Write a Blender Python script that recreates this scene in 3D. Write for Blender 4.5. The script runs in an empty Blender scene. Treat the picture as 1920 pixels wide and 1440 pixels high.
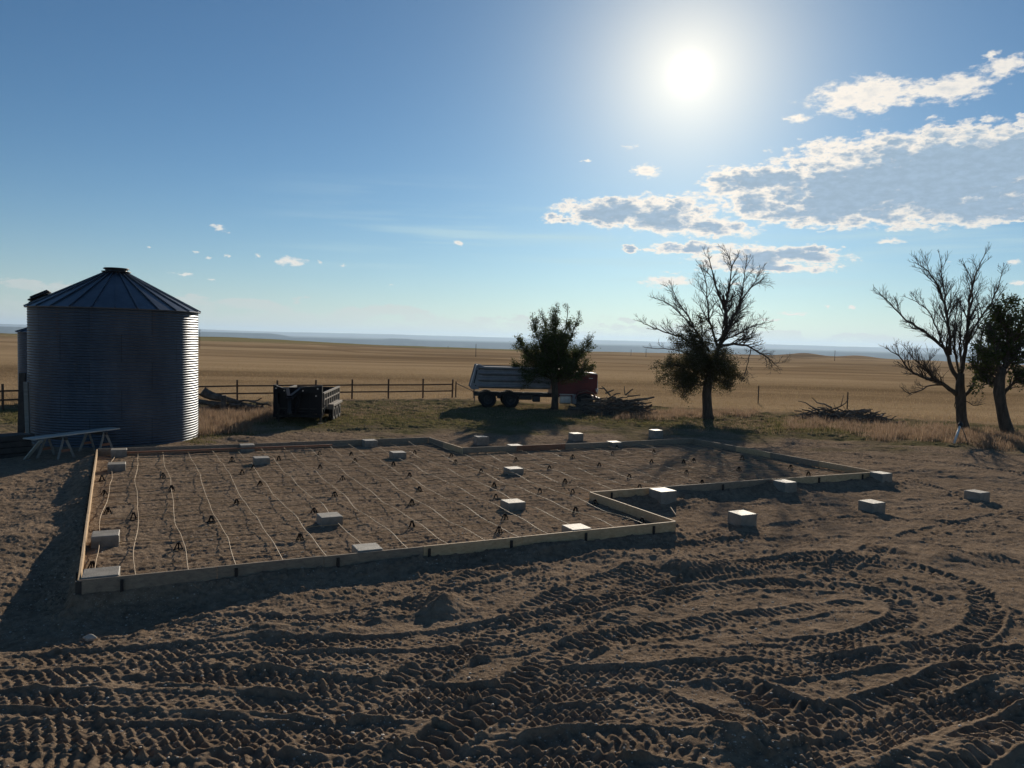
import bpy, math, random
import numpy as np
from mathutils import Vector, Matrix
R = math.radians
sc = bpy.context.scene
COL = sc.collection
random.seed(7)
rng = np.random.default_rng(7)

# ------------------------------------------------------------------ camera
EYE, PITCH, ROLL, FPX = 4.4, R(3.3), R(1.5), 1442.0
cam = bpy.data.objects.new('camera', bpy.data.cameras.new('camera'))
COL.objects.link(cam)
cam.matrix_world = (Matrix.Translation((0, 0, EYE)) @ Matrix.Rotation(math.pi/2 - PITCH, 4, 'X')
                    @ Matrix.Rotation(ROLL, 4, 'Z'))
cam.data.sensor_width = 36.0
cam.data.lens = FPX/1920*36.0
cam.data.clip_start = 0.1
cam.data.clip_end = 120000
sc.camera = cam
sc.view_settings.view_transform = 'Standard'
sc.view_settings.look = 'None'
sc.view_settings.gamma = 1.0
sc.view_settings.exposure = 0.12

def ray(px, py):
    u = (px-960)/FPX; v = (720-py)/FPX
    c, s = math.cos(ROLL), math.sin(ROLL)
    x = c*u - s*v; z = s*u + c*v
    cp, sp = math.cos(PITCH), math.sin(PITCH)
    return np.array([x, cp+sp*z, cp*z-sp])
G0 = -0.15
def at(px, py, z=G0):
    d = ray(px, py); t = (z-EYE)/d[2]
    return Vector((d[0]*t, d[1]*t, z))
def atd(px, py, Y):
    d = ray(px, py); t = Y/d[1]
    return Vector((d[0]*t, Y, EYE+d[2]*t))

# ------------------------------------------------------------------ sun and sky
SUN_EL, SUN_AZ = R(18.6), R(12.16)
SUN = Vector((math.sin(SUN_AZ)*math.cos(SUN_EL), math.cos(SUN_AZ)*math.cos(SUN_EL), math.sin(SUN_EL)))
sl = bpy.data.lights.new('sun', 'SUN'); sl.energy = 5.0; sl.angle = R(0.5); sl.color = (1.0, 0.88, 0.72)
so = bpy.data.objects.new('sun', sl); COL.objects.link(so)
so.rotation_euler = SUN.to_track_quat('Z', 'Y').to_euler()

world = bpy.data.worlds.new('World'); sc.world = world; world.use_nodes = True
WN, WL = world.node_tree.nodes, world.node_tree.links
WN.clear()
def nd(N, t, **k):
    n = N.new(t)
    for a, b in k.items(): setattr(n, a, b)
    return n
def build_world():
    out = nd(WN, 'ShaderNodeOutputWorld'); bg = nd(WN, 'ShaderNodeBackground'); bg.inputs['Strength'].default_value = 0.055
    WL.new(bg.outputs[0], out.inputs['Surface'])
    sky = nd(WN, 'ShaderNodeTexSky', sky_type='NISHITA', sun_disc=False, sun_elevation=SUN_EL, sun_rotation=SUN_AZ)
    sky.altitude = 900; sky.air_density = 1.0; sky.dust_density = 0.35; sky.ozone_density = 2.2
    tc = nd(WN, 'ShaderNodeTexCoord')
    def M(op, a, b=None, c=None, clamp=False):
        n = nd(WN, 'ShaderNodeMath', operation=op); n.use_clamp = clamp
        for i, v in enumerate((a, b, c)):
            if v is None: continue
            if isinstance(v, (int, float)): n.inputs[i].default_value = v
            else: WL.new(v, n.inputs[i])
        return n.outputs[0]
    def V(op, a, b=None, o=0):
        n = nd(WN, 'ShaderNodeVectorMath', operation=op)
        for i, v in enumerate((a, b)):
            if v is None: continue
            if isinstance(v, tuple): n.inputs[i].default_value = v
            else: WL.new(v, n.inputs[i])
        return n.outputs[o]
    def MR(x, a, b, c=0., d=1., smooth=True):
        n = nd(WN, 'ShaderNodeMapRange', interpolation_type='SMOOTHSTEP' if smooth else 'LINEAR')
        WL.new(x, n.inputs['Value'])
        for k, v in zip(('From Min', 'From Max', 'To Min', 'To Max'), (a, b, c, d)): n.inputs[k].default_value = v
        return n.outputs[0]
    def MIX(f, a, b, mode='MIX'):
        n = nd(WN, 'ShaderNodeMix', data_type='RGBA', blend_type=mode)
        for s, v in ((n.inputs[0], f), (n.inputs[6], a), (n.inputs[7], b)):
            if isinstance(v, (int, float)): s.default_value = v
            elif isinstance(v, tuple): s.default_value = v + (1,)
            else: WL.new(v, s)
        return n.outputs[2]
    D = V('NORMALIZE', tc.outputs['Generated'])
    sep = nd(WN, 'ShaderNodeSeparateXYZ'); WL.new(D, sep.inputs[0])
    X, Y, Z = sep.outputs
    az = M('MULTIPLY', M('ARCTAN2', X, Y), 180/math.pi)
    el = M('MULTIPLY', M('ARCSINE', Z), 180/math.pi)
    cmb = nd(WN, 'ShaderNodeCombineXYZ'); WL.new(az, cmb.inputs[0]); WL.new(el, cmb.inputs[1])
    P = cmb.outputs[0]
    # aureole of the low sun in dusty air, and its disc
    dots = V('DOT_PRODUCT', D, tuple(SUN), 1)
    ang = M('MULTIPLY', M('ARCCOSINE', M('MINIMUM', dots, 0.999999)), 180/math.pi)
    g1 = M('MULTIPLY', M('EXPONENT', M('MULTIPLY', M('POWER', M('DIVIDE', ang, 2.2), 1.1), -1.0)), 15.0)
    g2 = M('MULTIPLY', M('EXPONENT', M('DIVIDE', ang, -6.5)), 4.0)
    disc = M('MULTIPLY', M('EXPONENT', M('MULTIPLY', M('POWER', M('DIVIDE', ang, 0.72), 2.0), -1.0)), 90.0)
    glow = M('ADD', M('ADD', g1, g2), disc)
    gcol = V('SCALE', (1.0, 0.90, 0.70)); WL.new(glow, gcol.node.inputs['Scale'])
    # warp for cloud edges
    n1 = nd(WN, 'ShaderNodeTexNoise'); n1.inputs['Scale'].default_value = 0.42; n1.inputs['Detail'].default_value = 9; n1.inputs['Roughness'].default_value = 0.62
    sc1 = V('MULTIPLY', P, (0.8, 1.7, 1)); WL.new(sc1, n1.inputs['Vector'])
    n2 = nd(WN, 'ShaderNodeTexNoise'); n2.inputs['Scale'].default_value = 1.6; n2.inputs['Detail'].default_value = 6; n2.inputs['Roughness'].default_value = 0.6
    WL.new(sc1, n2.inputs['Vector'])
    w = V('SUBTRACT', n2.outputs['Color'], (0.5, 0.5, 0.5))
    w = V('MULTIPLY', w, (1.6, 0.7, 0))
    PW = V('ADD', P, w)
    def azel(px, py):
        d = ray(px, py); d = d/np.linalg.norm(d)
        return math.degrees(math.atan2(d[0], d[1])), math.degrees(math.asin(d[2]))
    # cloud masses seen in the sky: px, py, half width, half height (px), weight
    big = [(1780,325,230,60,1.3),(1560,345,110,34,1.1),(1640,372,260,42,1.15),(1900,300,120,45,1.2),(1405,340,78,28,1.0),(1470,335,60,24,1.0),
           (1140,398,90,24,1.0),(1050,410,46,12,.8),(1240,405,100,34,.95),(1330,425,90,20,.8),(1500,400,130,22,.85),(1850,385,140,32,1.1),
           (1430,480,150,18,.95),(1300,466,100,13,.85),(1520,470,65,10,.85),(1460,503,130,12,.85),(1400,490,90,20,.9),(1185,466,20,9,.75),
           (1600,372,150,30,1.0),(1910,405,28,14,.9)]
    small = [(1625,180,88,28,1.0),(1640,160,60,16,.8),(1780,165,66,24,.95),(1885,125,40,20,.8),(1865,105,18,12,.7),(1495,221,24,9,.8),(1212,321,26,11,.9),
           (1185,277,24,7,.55),(1100,301,12,4,.6),(1520,272,24,7,.7),(1625,266,26,9,.6),(1665,410,34,13,.9),(1668,453,24,7,.75),(1398,438,32,9,.8),
           (1250,527,52,10,.85),(1375,533,26,5,.7),(1780,490,10,4,.5),(1900,492,18,6,.8),(1910,530,16,6,.8),(1490,588,28,5,.7),(1455,600,36,4,.6),(1555,574,12,4,.6),(1595,577,12,4,.6),
           (414,428,17,6,.85),(859,456,10,5,.8),(550,491,26,9,.85),(600,493,9,7,.6),(525,490,18,6,.6),(483,480,9,5,.6),(645,499,9,4,.6),(365,470,10,4,.55),(395,483,10,4,.55),(428,482,8,5,.55),(281,463,8,4,.5),
           (345,513,34,4,.6),(400,524,20,4,.5),(735,533,10,3,.6),(1260,512,60,4,.4)]
    def field(lst, Pv):
        acc = None
        for px, py, a, b, wgt in lst:
            ca, ce = azel(px, py)
            k = 57.3/FPX*(math.cos(R(ca))**1.2)
            a2, b2 = a*k*1.25, b*k*1.25
            dv = V('SUBTRACT', Pv, (ca, ce, 0))
            dv = V('MULTIPLY', dv, (1/a2, 1/b2, 0))
            ln = nd(WN, 'ShaderNodeVectorMath', operation='LENGTH'); WL.new(dv, ln.inputs[0])
            f = M('SUBTRACT', wgt, ln.outputs['Value'])
            acc = f if acc is None else M('SMOOTH_MAX', acc, f, 0.12)
        return acc
    noise = M('SUBTRACT', n1.outputs['Fac'], 0.5)
    n3 = nd(WN, 'ShaderNodeTexNoise'); n3.inputs['Scale'].default_value = 1.1; n3.inputs['Detail'].default_value = 8; n3.inputs['Roughness'].default_value = 0.66
    WL.new(sc1, n3.inputs['Vector'])
    noise3 = M('SUBTRACT', n3.outputs['Fac'], 0.5)
    fb = M('ADD', M('ADD', field(big, PW), M('MULTIPLY', noise, 1.1)), M('MULTIPLY', noise3, 0.35))
    fs = M('ADD', field(small, PW), M('MULTIPLY', noise3, 2.2))
    n4 = nd(WN, 'ShaderNodeTexNoise'); n4.inputs['Scale'].default_value = 3.0; n4.inputs['Detail'].default_value = 7; n4.inputs['Roughness'].default_value = 0.7
    WL.new(sc1, n4.inputs['Vector'])
    def billow(scale, amp):
        v = nd(WN, 'ShaderNodeTexVoronoi', feature='F1'); v.inputs['Scale'].default_value = scale
        wv = V('MULTIPLY', V('SUBTRACT', n3.outputs['Color'], (0.5, 0.5, 0.5)), (1.4, 1.4, 0)); WL.new(V('ADD', sc1, wv), v.inputs['Vector'])
        return M('MULTIPLY', M('SUBTRACT', 0.42, v.outputs['Distance']), amp)
    bil = M('ADD', billow(0.8, 0.42), billow(2.1, 0.30))
    fb = M('ADD', M('ADD', fb, bil), M('MULTIPLY', M('SUBTRACT', n4.outputs['Fac'], 0.5), 0.45))
    aB = MR(fb, -0.05, 0.24); tB = MR(M('ADD', fb, M('MULTIPLY', bil, 0.35)), 0.14, 0.58)
    aS = MR(fs, -0.05, 0.55, 0, 0.95); tS = MR(fs, 0.5, 1.4, 0, 0.5)
    near = M('EXPONENT', M('DIVIDE', ang, -16.0))
    bright = MIX(near, (13.0, 12.8, 12.2), (21.0, 18.5, 15.5))
    gray = MIX(near, (5.0, 7.0, 9.2), (6.2, 8.0, 9.8))
    lowgray = MIX(MR(n2.outputs['Fac'], 0.35, 0.7), gray, V('SCALE', gray)); lowgray.node.inputs[7].links[0].from_node.inputs['Scale'].default_value = 1.14
    cB = MIX(tB, bright, lowgray); cS = MIX(tS, bright, gray)
    # thin cirrus veils and the faint bank low over the horizon
    nc = nd(WN, 'ShaderNodeTexNoise'); nc.inputs['Scale'].default_value = 1.0; nc.inputs['Detail'].default_value = 4
    rot = nd(WN, 'ShaderNodeMapping'); rot.inputs['Rotation'].default_value = (0, 0, R(-9)); rot.inputs['Scale'].default_value = (0.05, 0.75, 1)
    WL.new(P, rot.inputs['Vector']); WL.new(rot.outputs[0], nc.inputs['Vector'])
    cir = M('MULTIPLY', MR(nc.outputs['Fac'], 0.46, 0.72), M('MULTIPLY', MR(el, 2.5, 6.0), MR(el, 8.0, 12.5, 1.0, 0.0)))
    cir = M('MULTIPLY', cir, MR(az, -22.0, -4.0))
    nb = nd(WN, 'ShaderNodeTexNoise'); nb.inputs['Scale'].default_value = 0.55; nb.inputs['Detail'].default_value = 8; nb.inputs['Roughness'].default_value = 0.6
    scb = V('MULTIPLY', P, (0.5, 1.5, 1)); WL.new(scb, nb.inputs['Vector'])
    top = M('ADD', 1.6, M('ADD', M('MULTIPLY', M('SUBTRACT', nb.outputs['Fac'], 0.5), 4.0), M('MULTIPLY', az, -0.035)))
    dd = M('SUBTRACT', top, el)
    bank = M('MULTIPLY', MR(dd, -0.1, 0.15), MR(dd, 0.1, 1.7, 0.6, 0.25))
    bank = M('MULTIPLY', bank, MR(nb.outputs['Fac'], 0.40, 0.56))
    # compose
    tint = V('MULTIPLY', sky.outputs[0], (0.64, 0.97, 1.17))
    hz = M('ADD', 1.0, M('MULTIPLY', M('EXPONENT', M('DIVIDE', M('ABSOLUTE', el), -7.0)), 0.12))
    tint = V('SCALE', tint); WL.new(hz, tint.node.inputs['Scale'])
    c = V('ADD', tint, gcol)
    c = MIX(M('MULTIPLY', M('EXPONENT', M('MULTIPLY', M('POWER', M('DIVIDE', ang, 6.2), 1.6), -1.0)), 0.55), c, (19.0, 17.2, 13.8))
    c = MIX(M('MULTIPLY', M('EXPONENT', M('DIVIDE', M('MAXIMUM', el, 0.0), -3.2)), 0.62), c, (12.6, 12.0, 10.6))
    c = MIX(M('MULTIPLY', cir, 0.6), c, (9.0, 12.0, 12.6))
    c = MIX(bank, c, (11.0, 11.0, 10.4))
    c = MIX(aS, c, cS)
    c = MIX(aB, c, cB)
    WL.new(c, bg.inputs['Color'])
build_world()
sc.cycles.max_bounces = 6
sc.cycles.volume_bounces = 0

# ------------------------------------------------------------------ haze over the plain
def mat_new(name):
    m = bpy.data.materials.new(name); m.use_nodes = True
    m.node_tree.nodes.clear()
    return m, m.node_tree.nodes, m.node_tree.links
def build_haze():
    m, N, L = mat_new('haze_air')
    out = nd(N, 'ShaderNodeOutputMaterial'); v = nd(N, 'ShaderNodeVolumePrincipled')
    v.inputs['Color'].default_value = (0.58, 0.78, 1.0, 1); v.inputs['Density'].default_value = HAZE
    v.inputs['Anisotropy'].default_value = 0.3
    L.new(v.outputs[0], out.inputs['Volume'])
    s = 46000; zb, zt = -260, 320
    vs = [(x, y, z) for z in (zb, zt) for x, y in ((-s, -s), (s, -s), (s, s), (-s, s))]
    fs = [(0, 3, 2, 1), (4, 5, 6, 7), (0, 1, 5, 4), (1, 2, 6, 5), (2, 3, 7, 6), (3, 0, 4, 7)]
    me = bpy.data.meshes.new('haze'); me.from_pydata(vs, [], fs); me.materials.append(m)
    o = bpy.data.objects.new('haze', me); COL.objects.link(o)
    tag(o, 'pale blue haze hanging over the far plain', 'haze', kind='stuff')
HAZE = 4.4e-5

# ------------------------------------------------------------------ helpers
def tag(o, label=None, cat=None, group=None, kind=None):
    if label: o['label'] = label
    if cat: o['category'] = cat
    if group: o['group'] = group
    if kind: o['kind'] = kind
    return o
def empty(name, loc=(0, 0, 0), rz=0, label=None, cat=None, group=None):
    o = bpy.data.objects.new(name, None); COL.objects.link(o)
    o.empty_display_size = 0.2
    o.location = loc; o.rotation_euler = (0, 0, rz)
    return tag(o, label, cat, group)
class MB:
    def __init__(s): s.v = []; s.f = []
    def add(s, vs, fs):
        n = len(s.v); s.v += [tuple(v) for v in vs]; s.f += [tuple(i+n for i in f) for f in fs]; return s
    def box(s, c, d, rot=None, ch=0.0):
        """box centre c, full size d, optional chamfer of the vertical + top edges"""
        x, y, z = d[0]/2, d[1]/2, d[2]/2
        ch = min(ch, x*.9, y*.9, z*.9)
        if ch > 0:
            prof = []
            for (zz, ins) in ((-z, ch), (-z+ch, 0), (z-ch, 0), (z, ch)):
                prof.append([(sx*(x-ins-(0 if k else ch)) if False else 0, 0, 0) for k in range(0)])
            rings = []
            for (zz, ins) in ((-z, ch), (-z+ch, 0), (z-ch, 0), (z, ch)):
                X, Y = x-ins, y-ins; c2 = ch*0.7
                rings.append([(X-c2, -Y, zz), (X, -Y+c2, zz), (X, Y-c2, zz), (X-c2, Y, zz), (-X+c2, Y, zz), (-X, Y-c2, zz), (-X, -Y+c2, zz), (-X+c2, -Y, zz)])
            vs = [p for r in rings for p in r]; fs = []
            for k in range(3):
                for i in range(8):
                    j = (i+1) % 8; fs.append((k*8+i, k*8+j, (k+1)*8+j, (k+1)*8+i))
            fs.append(tuple(range(7, -1, -1))); fs.append(tuple(range(24, 32)))
        else:
            vs = [(sx*x, sy*y, sz*z) for sz in (-1, 1) for sx, sy in ((-1, -1), (1, -1), (1, 1), (-1, 1))]
            fs = [(0, 3, 2, 1), (4, 5, 6, 7), (0, 1, 5, 4), (1, 2, 6, 5), (2, 3, 7, 6), (3, 0, 4, 7)]
        c = Vector(c)
        if rot is not None: vs = [rot @ Vector(v) + c for v in vs]
        else: vs = [Vector(v)+c for v in vs]
        return s.add(vs, fs)
    def beam(s, a, b, w, h, ch=0.0, up=(0, 0, 1)):
        """rectangular beam from a to b; w across, h along up"""
        a, b = Vector(a), Vector(b); d = b-a; L = d.length; X = d.normalized()
        U = Vector(up); Y = U.cross(X)
        if Y.length < 1e-4: Y = Vector((0, 1, 0)).cross(X)
        Y.normalize(); Zv = X.cross(Y)
        M = Matrix((X, Y, Zv)).transposed()
        return s.box((a+b)/2, (L, w, h), M, ch)
    def tube(s, pts, rad, n=6, cap=True):
        pts = [Vector(p) for p in pts]; m = len(pts)
        if not hasattr(rad, '__len__'): rad = [rad]*m
        vs, fs = [], []
        prev = None
        for i, p in enumerate(pts):
            d = (pts[min(i+1, m-1)]-pts[max(i-1, 0)])
            if d.length < 1e-9: d = Vector((0, 0, 1))
            d.normalize()
            if prev is None:
                A = d.orthogonal().normalized()
            else:
                A = (prev - d*prev.dot(d))
                A = A.normalized() if A.length > 1e-6 else d.orthogonal().normalized()
            prev = A; B = d.cross(A)
            for k in range(n):
                t = 2*math.pi*k/n
                vs.append(p + (A*math.cos(t)+B*math.sin(t))*rad[i])
        for i in range(m-1):
            for k in range(n):
                j = (k+1) % n; fs.append((i*n+k, i*n+j, (i+1)*n+j, (i+1)*n+k))
        if cap: fs.append(tuple(range(n-1, -1, -1))); fs.append(tuple((m-1)*n+k for k in range(n)))
        return s.add(vs, fs)
    def lathe(s, prof, n=48, c=(0, 0, 0), axis='z', a0=0.0):
        """prof list of (r, z)"""
        vs, fs = [], []; m = len(prof); c = Vector(c)
        for k in range(n):
            t = a0+2*math.pi*k/n
            for r, z in prof:
                x, y = r*math.cos(t), r*math.sin(t)
                p = Vector((x, y, z)) if axis == 'z' else (Vector((x, z, y)) if axis == 'y' else Vector((z, x, y)))
                vs.append(p+c)
        for k in range(n):
            k2 = (k+1) % n
            for i in range(m-1): fs.append((k*m+i, k2*m+i, k2*m+i+1, k*m+i+1))
        return s.add(vs, fs)
    def prism(s, poly, y0, y1, M=None):
        """poly in x,z extruded along y"""
        n = len(poly)
        vs = [Vector((x, y0, z)) for x, z in poly]+[Vector((x, y1, z)) for x, z in poly]
        if M: vs = [M @ v for v in vs]
        fs = [tuple(range(n)), tuple(range(2*n-1, n-1, -1))]+[(i, i+n, (i+1) % n+n, (i+1) % n) for i in range(n)]
        return s.add(vs, fs)
    def build(s, name, m, parent=None, smooth=False, loc=None):
        me = bpy.data.meshes.new(name); me.from_pydata(s.v, [], s.f); me.materials.append(m)
        if smooth: me.polygons.foreach_set('use_smooth', [True]*len(me.polygons))
        me.validate(); me.update()
        o = bpy.data.objects.new(name, me); COL.objects.link(o)
        if parent: o.parent = parent
        if loc is not None: o.location = loc
        return o
def np_mesh(name, v, f, m, smooth=False):
    """v (n,3) array, f (k,c) int array"""
    me = bpy.data.meshes.new(name); n, k, c = len(v), len(f), f.shape[1]
    me.vertices.add(n); me.vertices.foreach_set('co', v.astype(np.float32).ravel())
    me.loops.add(k*c); me.loops.foreach_set('vertex_index', f.astype(np.int32).ravel())
    me.polygons.add(k); me.polygons.foreach_set('loop_start', np.arange(0, k*c, c, dtype=np.int32))
    me.polygons.foreach_set('loop_total', np.full(k, c, dtype=np.int32))
    if smooth: me.polygons.foreach_set('use_smooth', np.ones(k, dtype=bool))
    me.materials.append(m); me.update(calc_edges=True)
    o = bpy.data.objects.new(name, me); COL.objects.link(o)
    return o
def copy_tree(o, parent=None):
    c = o.copy(); COL.objects.link(c)
    if parent: c.parent = parent
    for ch in list(o.children): copy_tree(ch, c)
    return c

# ------------------------------------------------------------------ materials
def simple(name, col, rough=0.7, metal=0.0, col2=None, scale=6.0, bump=0.0, bscale=30.0, stretch=(1, 1, 1), spec=0.5, streak=None, distort=0.0):
    m, N, L = mat_new(name)
    out = nd(N, 'ShaderNodeOutputMaterial'); b = nd(N, 'ShaderNodeBsdfPrincipled')
    L.new(b.outputs[0], out.inputs['Surface'])
    b.inputs['Roughness'].default_value = rough; b.inputs['Metallic'].default_value = metal
    b.inputs['Specular IOR Level'].default_value = spec
    tc = nd(N, 'ShaderNodeTexCoord'); mp = nd(N, 'ShaderNodeMapping'); mp.inputs['Scale'].default_value = stretch
    L.new(tc.outputs['Object'], mp.inputs['Vector'])
    n1 = nd(N, 'ShaderNodeTexNoise'); n1.inputs['Scale'].default_value = scale; n1.inputs['Detail'].default_value = 7; n1.inputs['Roughness'].default_value = .65
    n1.inputs['Distortion'].default_value = distort
    L.new(mp.outputs[0], n1.inputs['Vector'])
    rp = nd(N, 'ShaderNodeValToRGB'); rp.color_ramp.elements[0].position = .32; rp.color_ramp.elements[1].position = .68
    c2 = col2 or tuple(c*.55 for c in col)
    rp.color_ramp.elements[0].color = c2+(1,); rp.color_ramp.elements[1].color = col+(1,)
    L.new(n1.outputs['Fac'], rp.inputs[0]); L.new(rp.outputs[0], b.inputs['Base Color'])
    if bump:
        n2 = nd(N, 'ShaderNodeTexNoise'); n2.inputs['Scale'].default_value = bscale; n2.inputs['Detail'].default_value = 6
        L.new(mp.outputs[0], n2.inputs['Vector'])
        bp = nd(N, 'ShaderNodeBump'); bp.inputs['Strength'].default_value = bump; bp.inputs['Distance'].default_value = .02
        L.new(n2.outputs['Fac'], bp.inputs['Height']); L.new(bp.outputs[0], b.inputs['Normal'])
    return m
M_galv = simple('galvanised_steel', (.085, .105, .13), .45, .6, (.055, .07, .09), 1.3, .15, 9, (1, 1, .35), spec=.5)
def bin_sheets(m):
    N, L = m.node_tree.nodes, m.node_tree.links
    b = next(n for n in N if n.type == 'BSDF_PRINCIPLED'); src = b.inputs['Base Color'].links[0].from_socket
    tc = nd(N, 'ShaderNodeTexCoord'); sp = nd(N, 'ShaderNodeSeparateXYZ'); L.new(tc.outputs['Object'], sp.inputs[0])
    def M(op, a, c=0.0):
        n = nd(N, 'ShaderNodeMath', operation=op)
        for i, v in enumerate((a, c)):
            if isinstance(v, (int, float)): n.inputs[i].default_value = v
            else: L.new(v, n.inputs[i])
        return n.outputs[0]
    zr = M('FLOOR', M('DIVIDE', sp.outputs[2], 1.092))
    an = M('ADD', M('DIVIDE', M('ARCTAN2', sp.outputs[1], sp.outputs[0]), .698), M('MULTIPLY', zr, .5))
    cm = nd(N, 'ShaderNodeCombineXYZ'); L.new(M('FLOOR', an), cm.inputs[0]); L.new(zr, cm.inputs[1])
    wn = nd(N, 'ShaderNodeTexWhiteNoise'); L.new(cm.outputs[0], wn.inputs['Vector'])
    seam = M('LESS_THAN', M('FRACT', an), .018)
    k = M('SUBTRACT', M('ADD', M('MULTIPLY', wn.outputs['Value'], .16), .92), M('MULTIPLY', seam, .3))
    st = nd(N, 'ShaderNodeMapping'); st.inputs['Scale'].default_value = (5, 5, .25); L.new(tc.outputs['Object'], st.inputs['Vector'])
    n = nd(N, 'ShaderNodeTexNoise'); n.inputs['Scale'].default_value = 1; n.inputs['Detail'].default_value = 5; L.new(st.outputs[0], n.inputs['Vector'])
    sc_ = nd(N, 'ShaderNodeVectorMath', operation='SCALE'); L.new(src, sc_.inputs[0]); L.new(k, sc_.inputs['Scale'])
    mr = nd(N, 'ShaderNodeMapRange'); mr.inputs['From Min'].default_value = .60; mr.inputs['From Max'].default_value = .72; mr.inputs['To Max'].default_value = .25; L.new(n.outputs['Fac'], mr.inputs[0])
    mx = nd(N, 'ShaderNodeMix', data_type='RGBA'); L.new(mr.outputs[0], mx.inputs[0]); L.new(sc_.outputs[0], mx.inputs[6]); mx.inputs[7].default_value = (.10, .065, .045, 1)
    L.new(mx.outputs[2], b.inputs['Base Color'])
bin_sheets(M_galv)
M_roof = simple('roof_steel', (.11, .13, .16), .38, .7, (.07, .085, .105), 1.8)
M_conc = simple('concrete', (.32, .29, .24), .62, 0, (.17, .15, .12), 3.5, .7, 40, spec=.55)
M_pine = simple('new_pine', (.60, .43, .25), .75, 0, (.42, .27, .14), 3, .25, 30, (.35, 6, 6), distort=.6)
M_pine2 = simple('weathered_board', (.33, .26, .18), .85, 0, (.20, .15, .11), 3, .3, 30, (.35, 6, 6), distort=.6)
M_redboard = simple('red_stained_board', (.30, .13, .07), .8, 0, (.20, .09, .05), 4, .2, 30)
M_steelblk = simple('dark_steel', (.03, .032, .036), .5, .3, (.015, .015, .017), 5)
M_stake = simple('rusty_stake', (.05, .04, .035), .8, .2, (.025, .02, .018), 5)
M_rod = simple('tan_fibreglass_rod', (.50, .35, .19), .6, 0, (.38, .26, .14), 12)
M_plank = simple('pale_plank', (.50, .49, .44), .6, 0, (.36, .35, .31), 3, .2, 30, (.4, 5, 5), spec=.6)
M_chair = simple('black_plastic', (.012, .012, .013), .85, spec=.15)
M_bark = simple('bark', (.115, .085, .06), .95, 0, (.04, .03, .023), 7, .9, 14, (1, 1, .25))
M_twig = simple('dry_twig', (.13, .105, .085), .9, 0, (.06, .048, .038), 4)
M_dead = simple('dead_wood', (.20, .165, .13), .95, 0, (.06, .048, .038), 5, .8, 16, (.6, .6, .6))
M_post = simple('brown_fence_wood', (.13, .075, .045), .9, 0, (.07, .04, .025), 4, .4, 20)
M_pole = simple('pole_wood', (.13, .10, .08), .9)
M_oldgray = simple('grey_plank', (.27, .26, .23), .85, 0, (.17, .16, .14), 3, .3, 30, (.4, 5, 5))
M_darklum = simple('dark_lumber', (.075, .065, .055), .9, 0, (.035, .03, .027), 4, .4, 20)
M_black = simple('black_paint', (.007, .008, .010), .5, 0, (.010, .010, .012), 3, spec=.2)
M_blackdust = simple('dusty_black_paint', (.022, .021, .02), .6, 0, (.01, .01, .01), 3)
M_fend = simple('dusty_fender', (.22, .19, .15), .7, 0, (.14, .12, .10), 3)
M_tyre = simple('tyre_rubber', (.022, .021, .02), .9, 0, (.010, .010, .010), 6)
M_rim = simple('steel_rim', (.07, .07, .07), .6, .2, (.04, .04, .04), 6)
M_bed = simple('grey_dump_bed', (.27, .27, .275), .6, .1, (.17, .17, .178), 1.6, .1, 6)
M_red = simple('faded_red_paint', (.17, .014, .013), .5, 0, (.11, .010, .010), 2.2)
M_chrome = simple('dull_chrome', (.55, .55, .56), .3, .9, (.40, .40, .41), 5)
M_glass = simple('dark_window_glass', (.02, .025, .03), .08, 0, (.015, .02, .02), 3)
M_white = simple('white_paint_and_sheen', (.74, .74, .72), .55, 0, (.60, .60, .57), 4)
M_stone = simple('pale_stone', (.50, .45, .38), .85, 0, (.34, .30, .25), 6, .3, 20)

def leaf_mat(name, cols, trans=0.35):
    m, N, L = mat_new(name)
    out = nd(N, 'ShaderNodeOutputMaterial'); b = nd(N, 'ShaderNodeBsdfPrincipled'); t = nd(N, 'ShaderNodeBsdfTranslucent')
    mx = nd(N, 'ShaderNodeMixShader'); mx.inputs[0].default_value = trans
    gi = nd(N, 'ShaderNodeNewGeometry'); rp = nd(N, 'ShaderNodeValToRGB')
    rp.color_ramp.elements[0].color = cols[0]+(1,); rp.color_ramp.elements[1].color = cols[-1]+(1,)
    for i, c in enumerate(cols[1:-1]):
        e = rp.color_ramp.elements.new((i+1)/(len(cols)-1)); e.color = c+(1,)
    L.new(gi.outputs['Random Per Island'], rp.inputs[0])
    L.new(rp.outputs[0], b.inputs['Base Color']); L.new(rp.outputs[0], t.inputs['Color'])
    b.inputs['Roughness'].default_value = .8; b.inputs['Specular IOR Level'].default_value = .05
    L.new(b.outputs[0], mx.inputs[1]); L.new(t.outputs[0], mx.inputs[2]); L.new(mx.outputs[0], out.inputs['Surface'])
    return m
M_leaf = leaf_mat('elm_leaves', [(.045, .065, .022), (.07, .09, .03), (.10, .11, .04)], .3)
M_leaf2 = leaf_mat('dull_leaves', [(.06, .062, .03), (.085, .08, .04), (.11, .10, .05)], .3)
M_dry = leaf_mat('dry_grass', [(.22, .15, .09), (.34, .24, .155), (.28, .19, .14), (.44, .33, .22)], .4)
M_green = leaf_mat('green_grass', [(.07, .085, .025), (.12, .12, .045), (.22, .18, .09), (.26, .20, .11)], .4)
M_stub = leaf_mat('stubble', [(.24, .165, .088), (.38, .27, .145), (.52, .385, .215)], .35)

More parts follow.
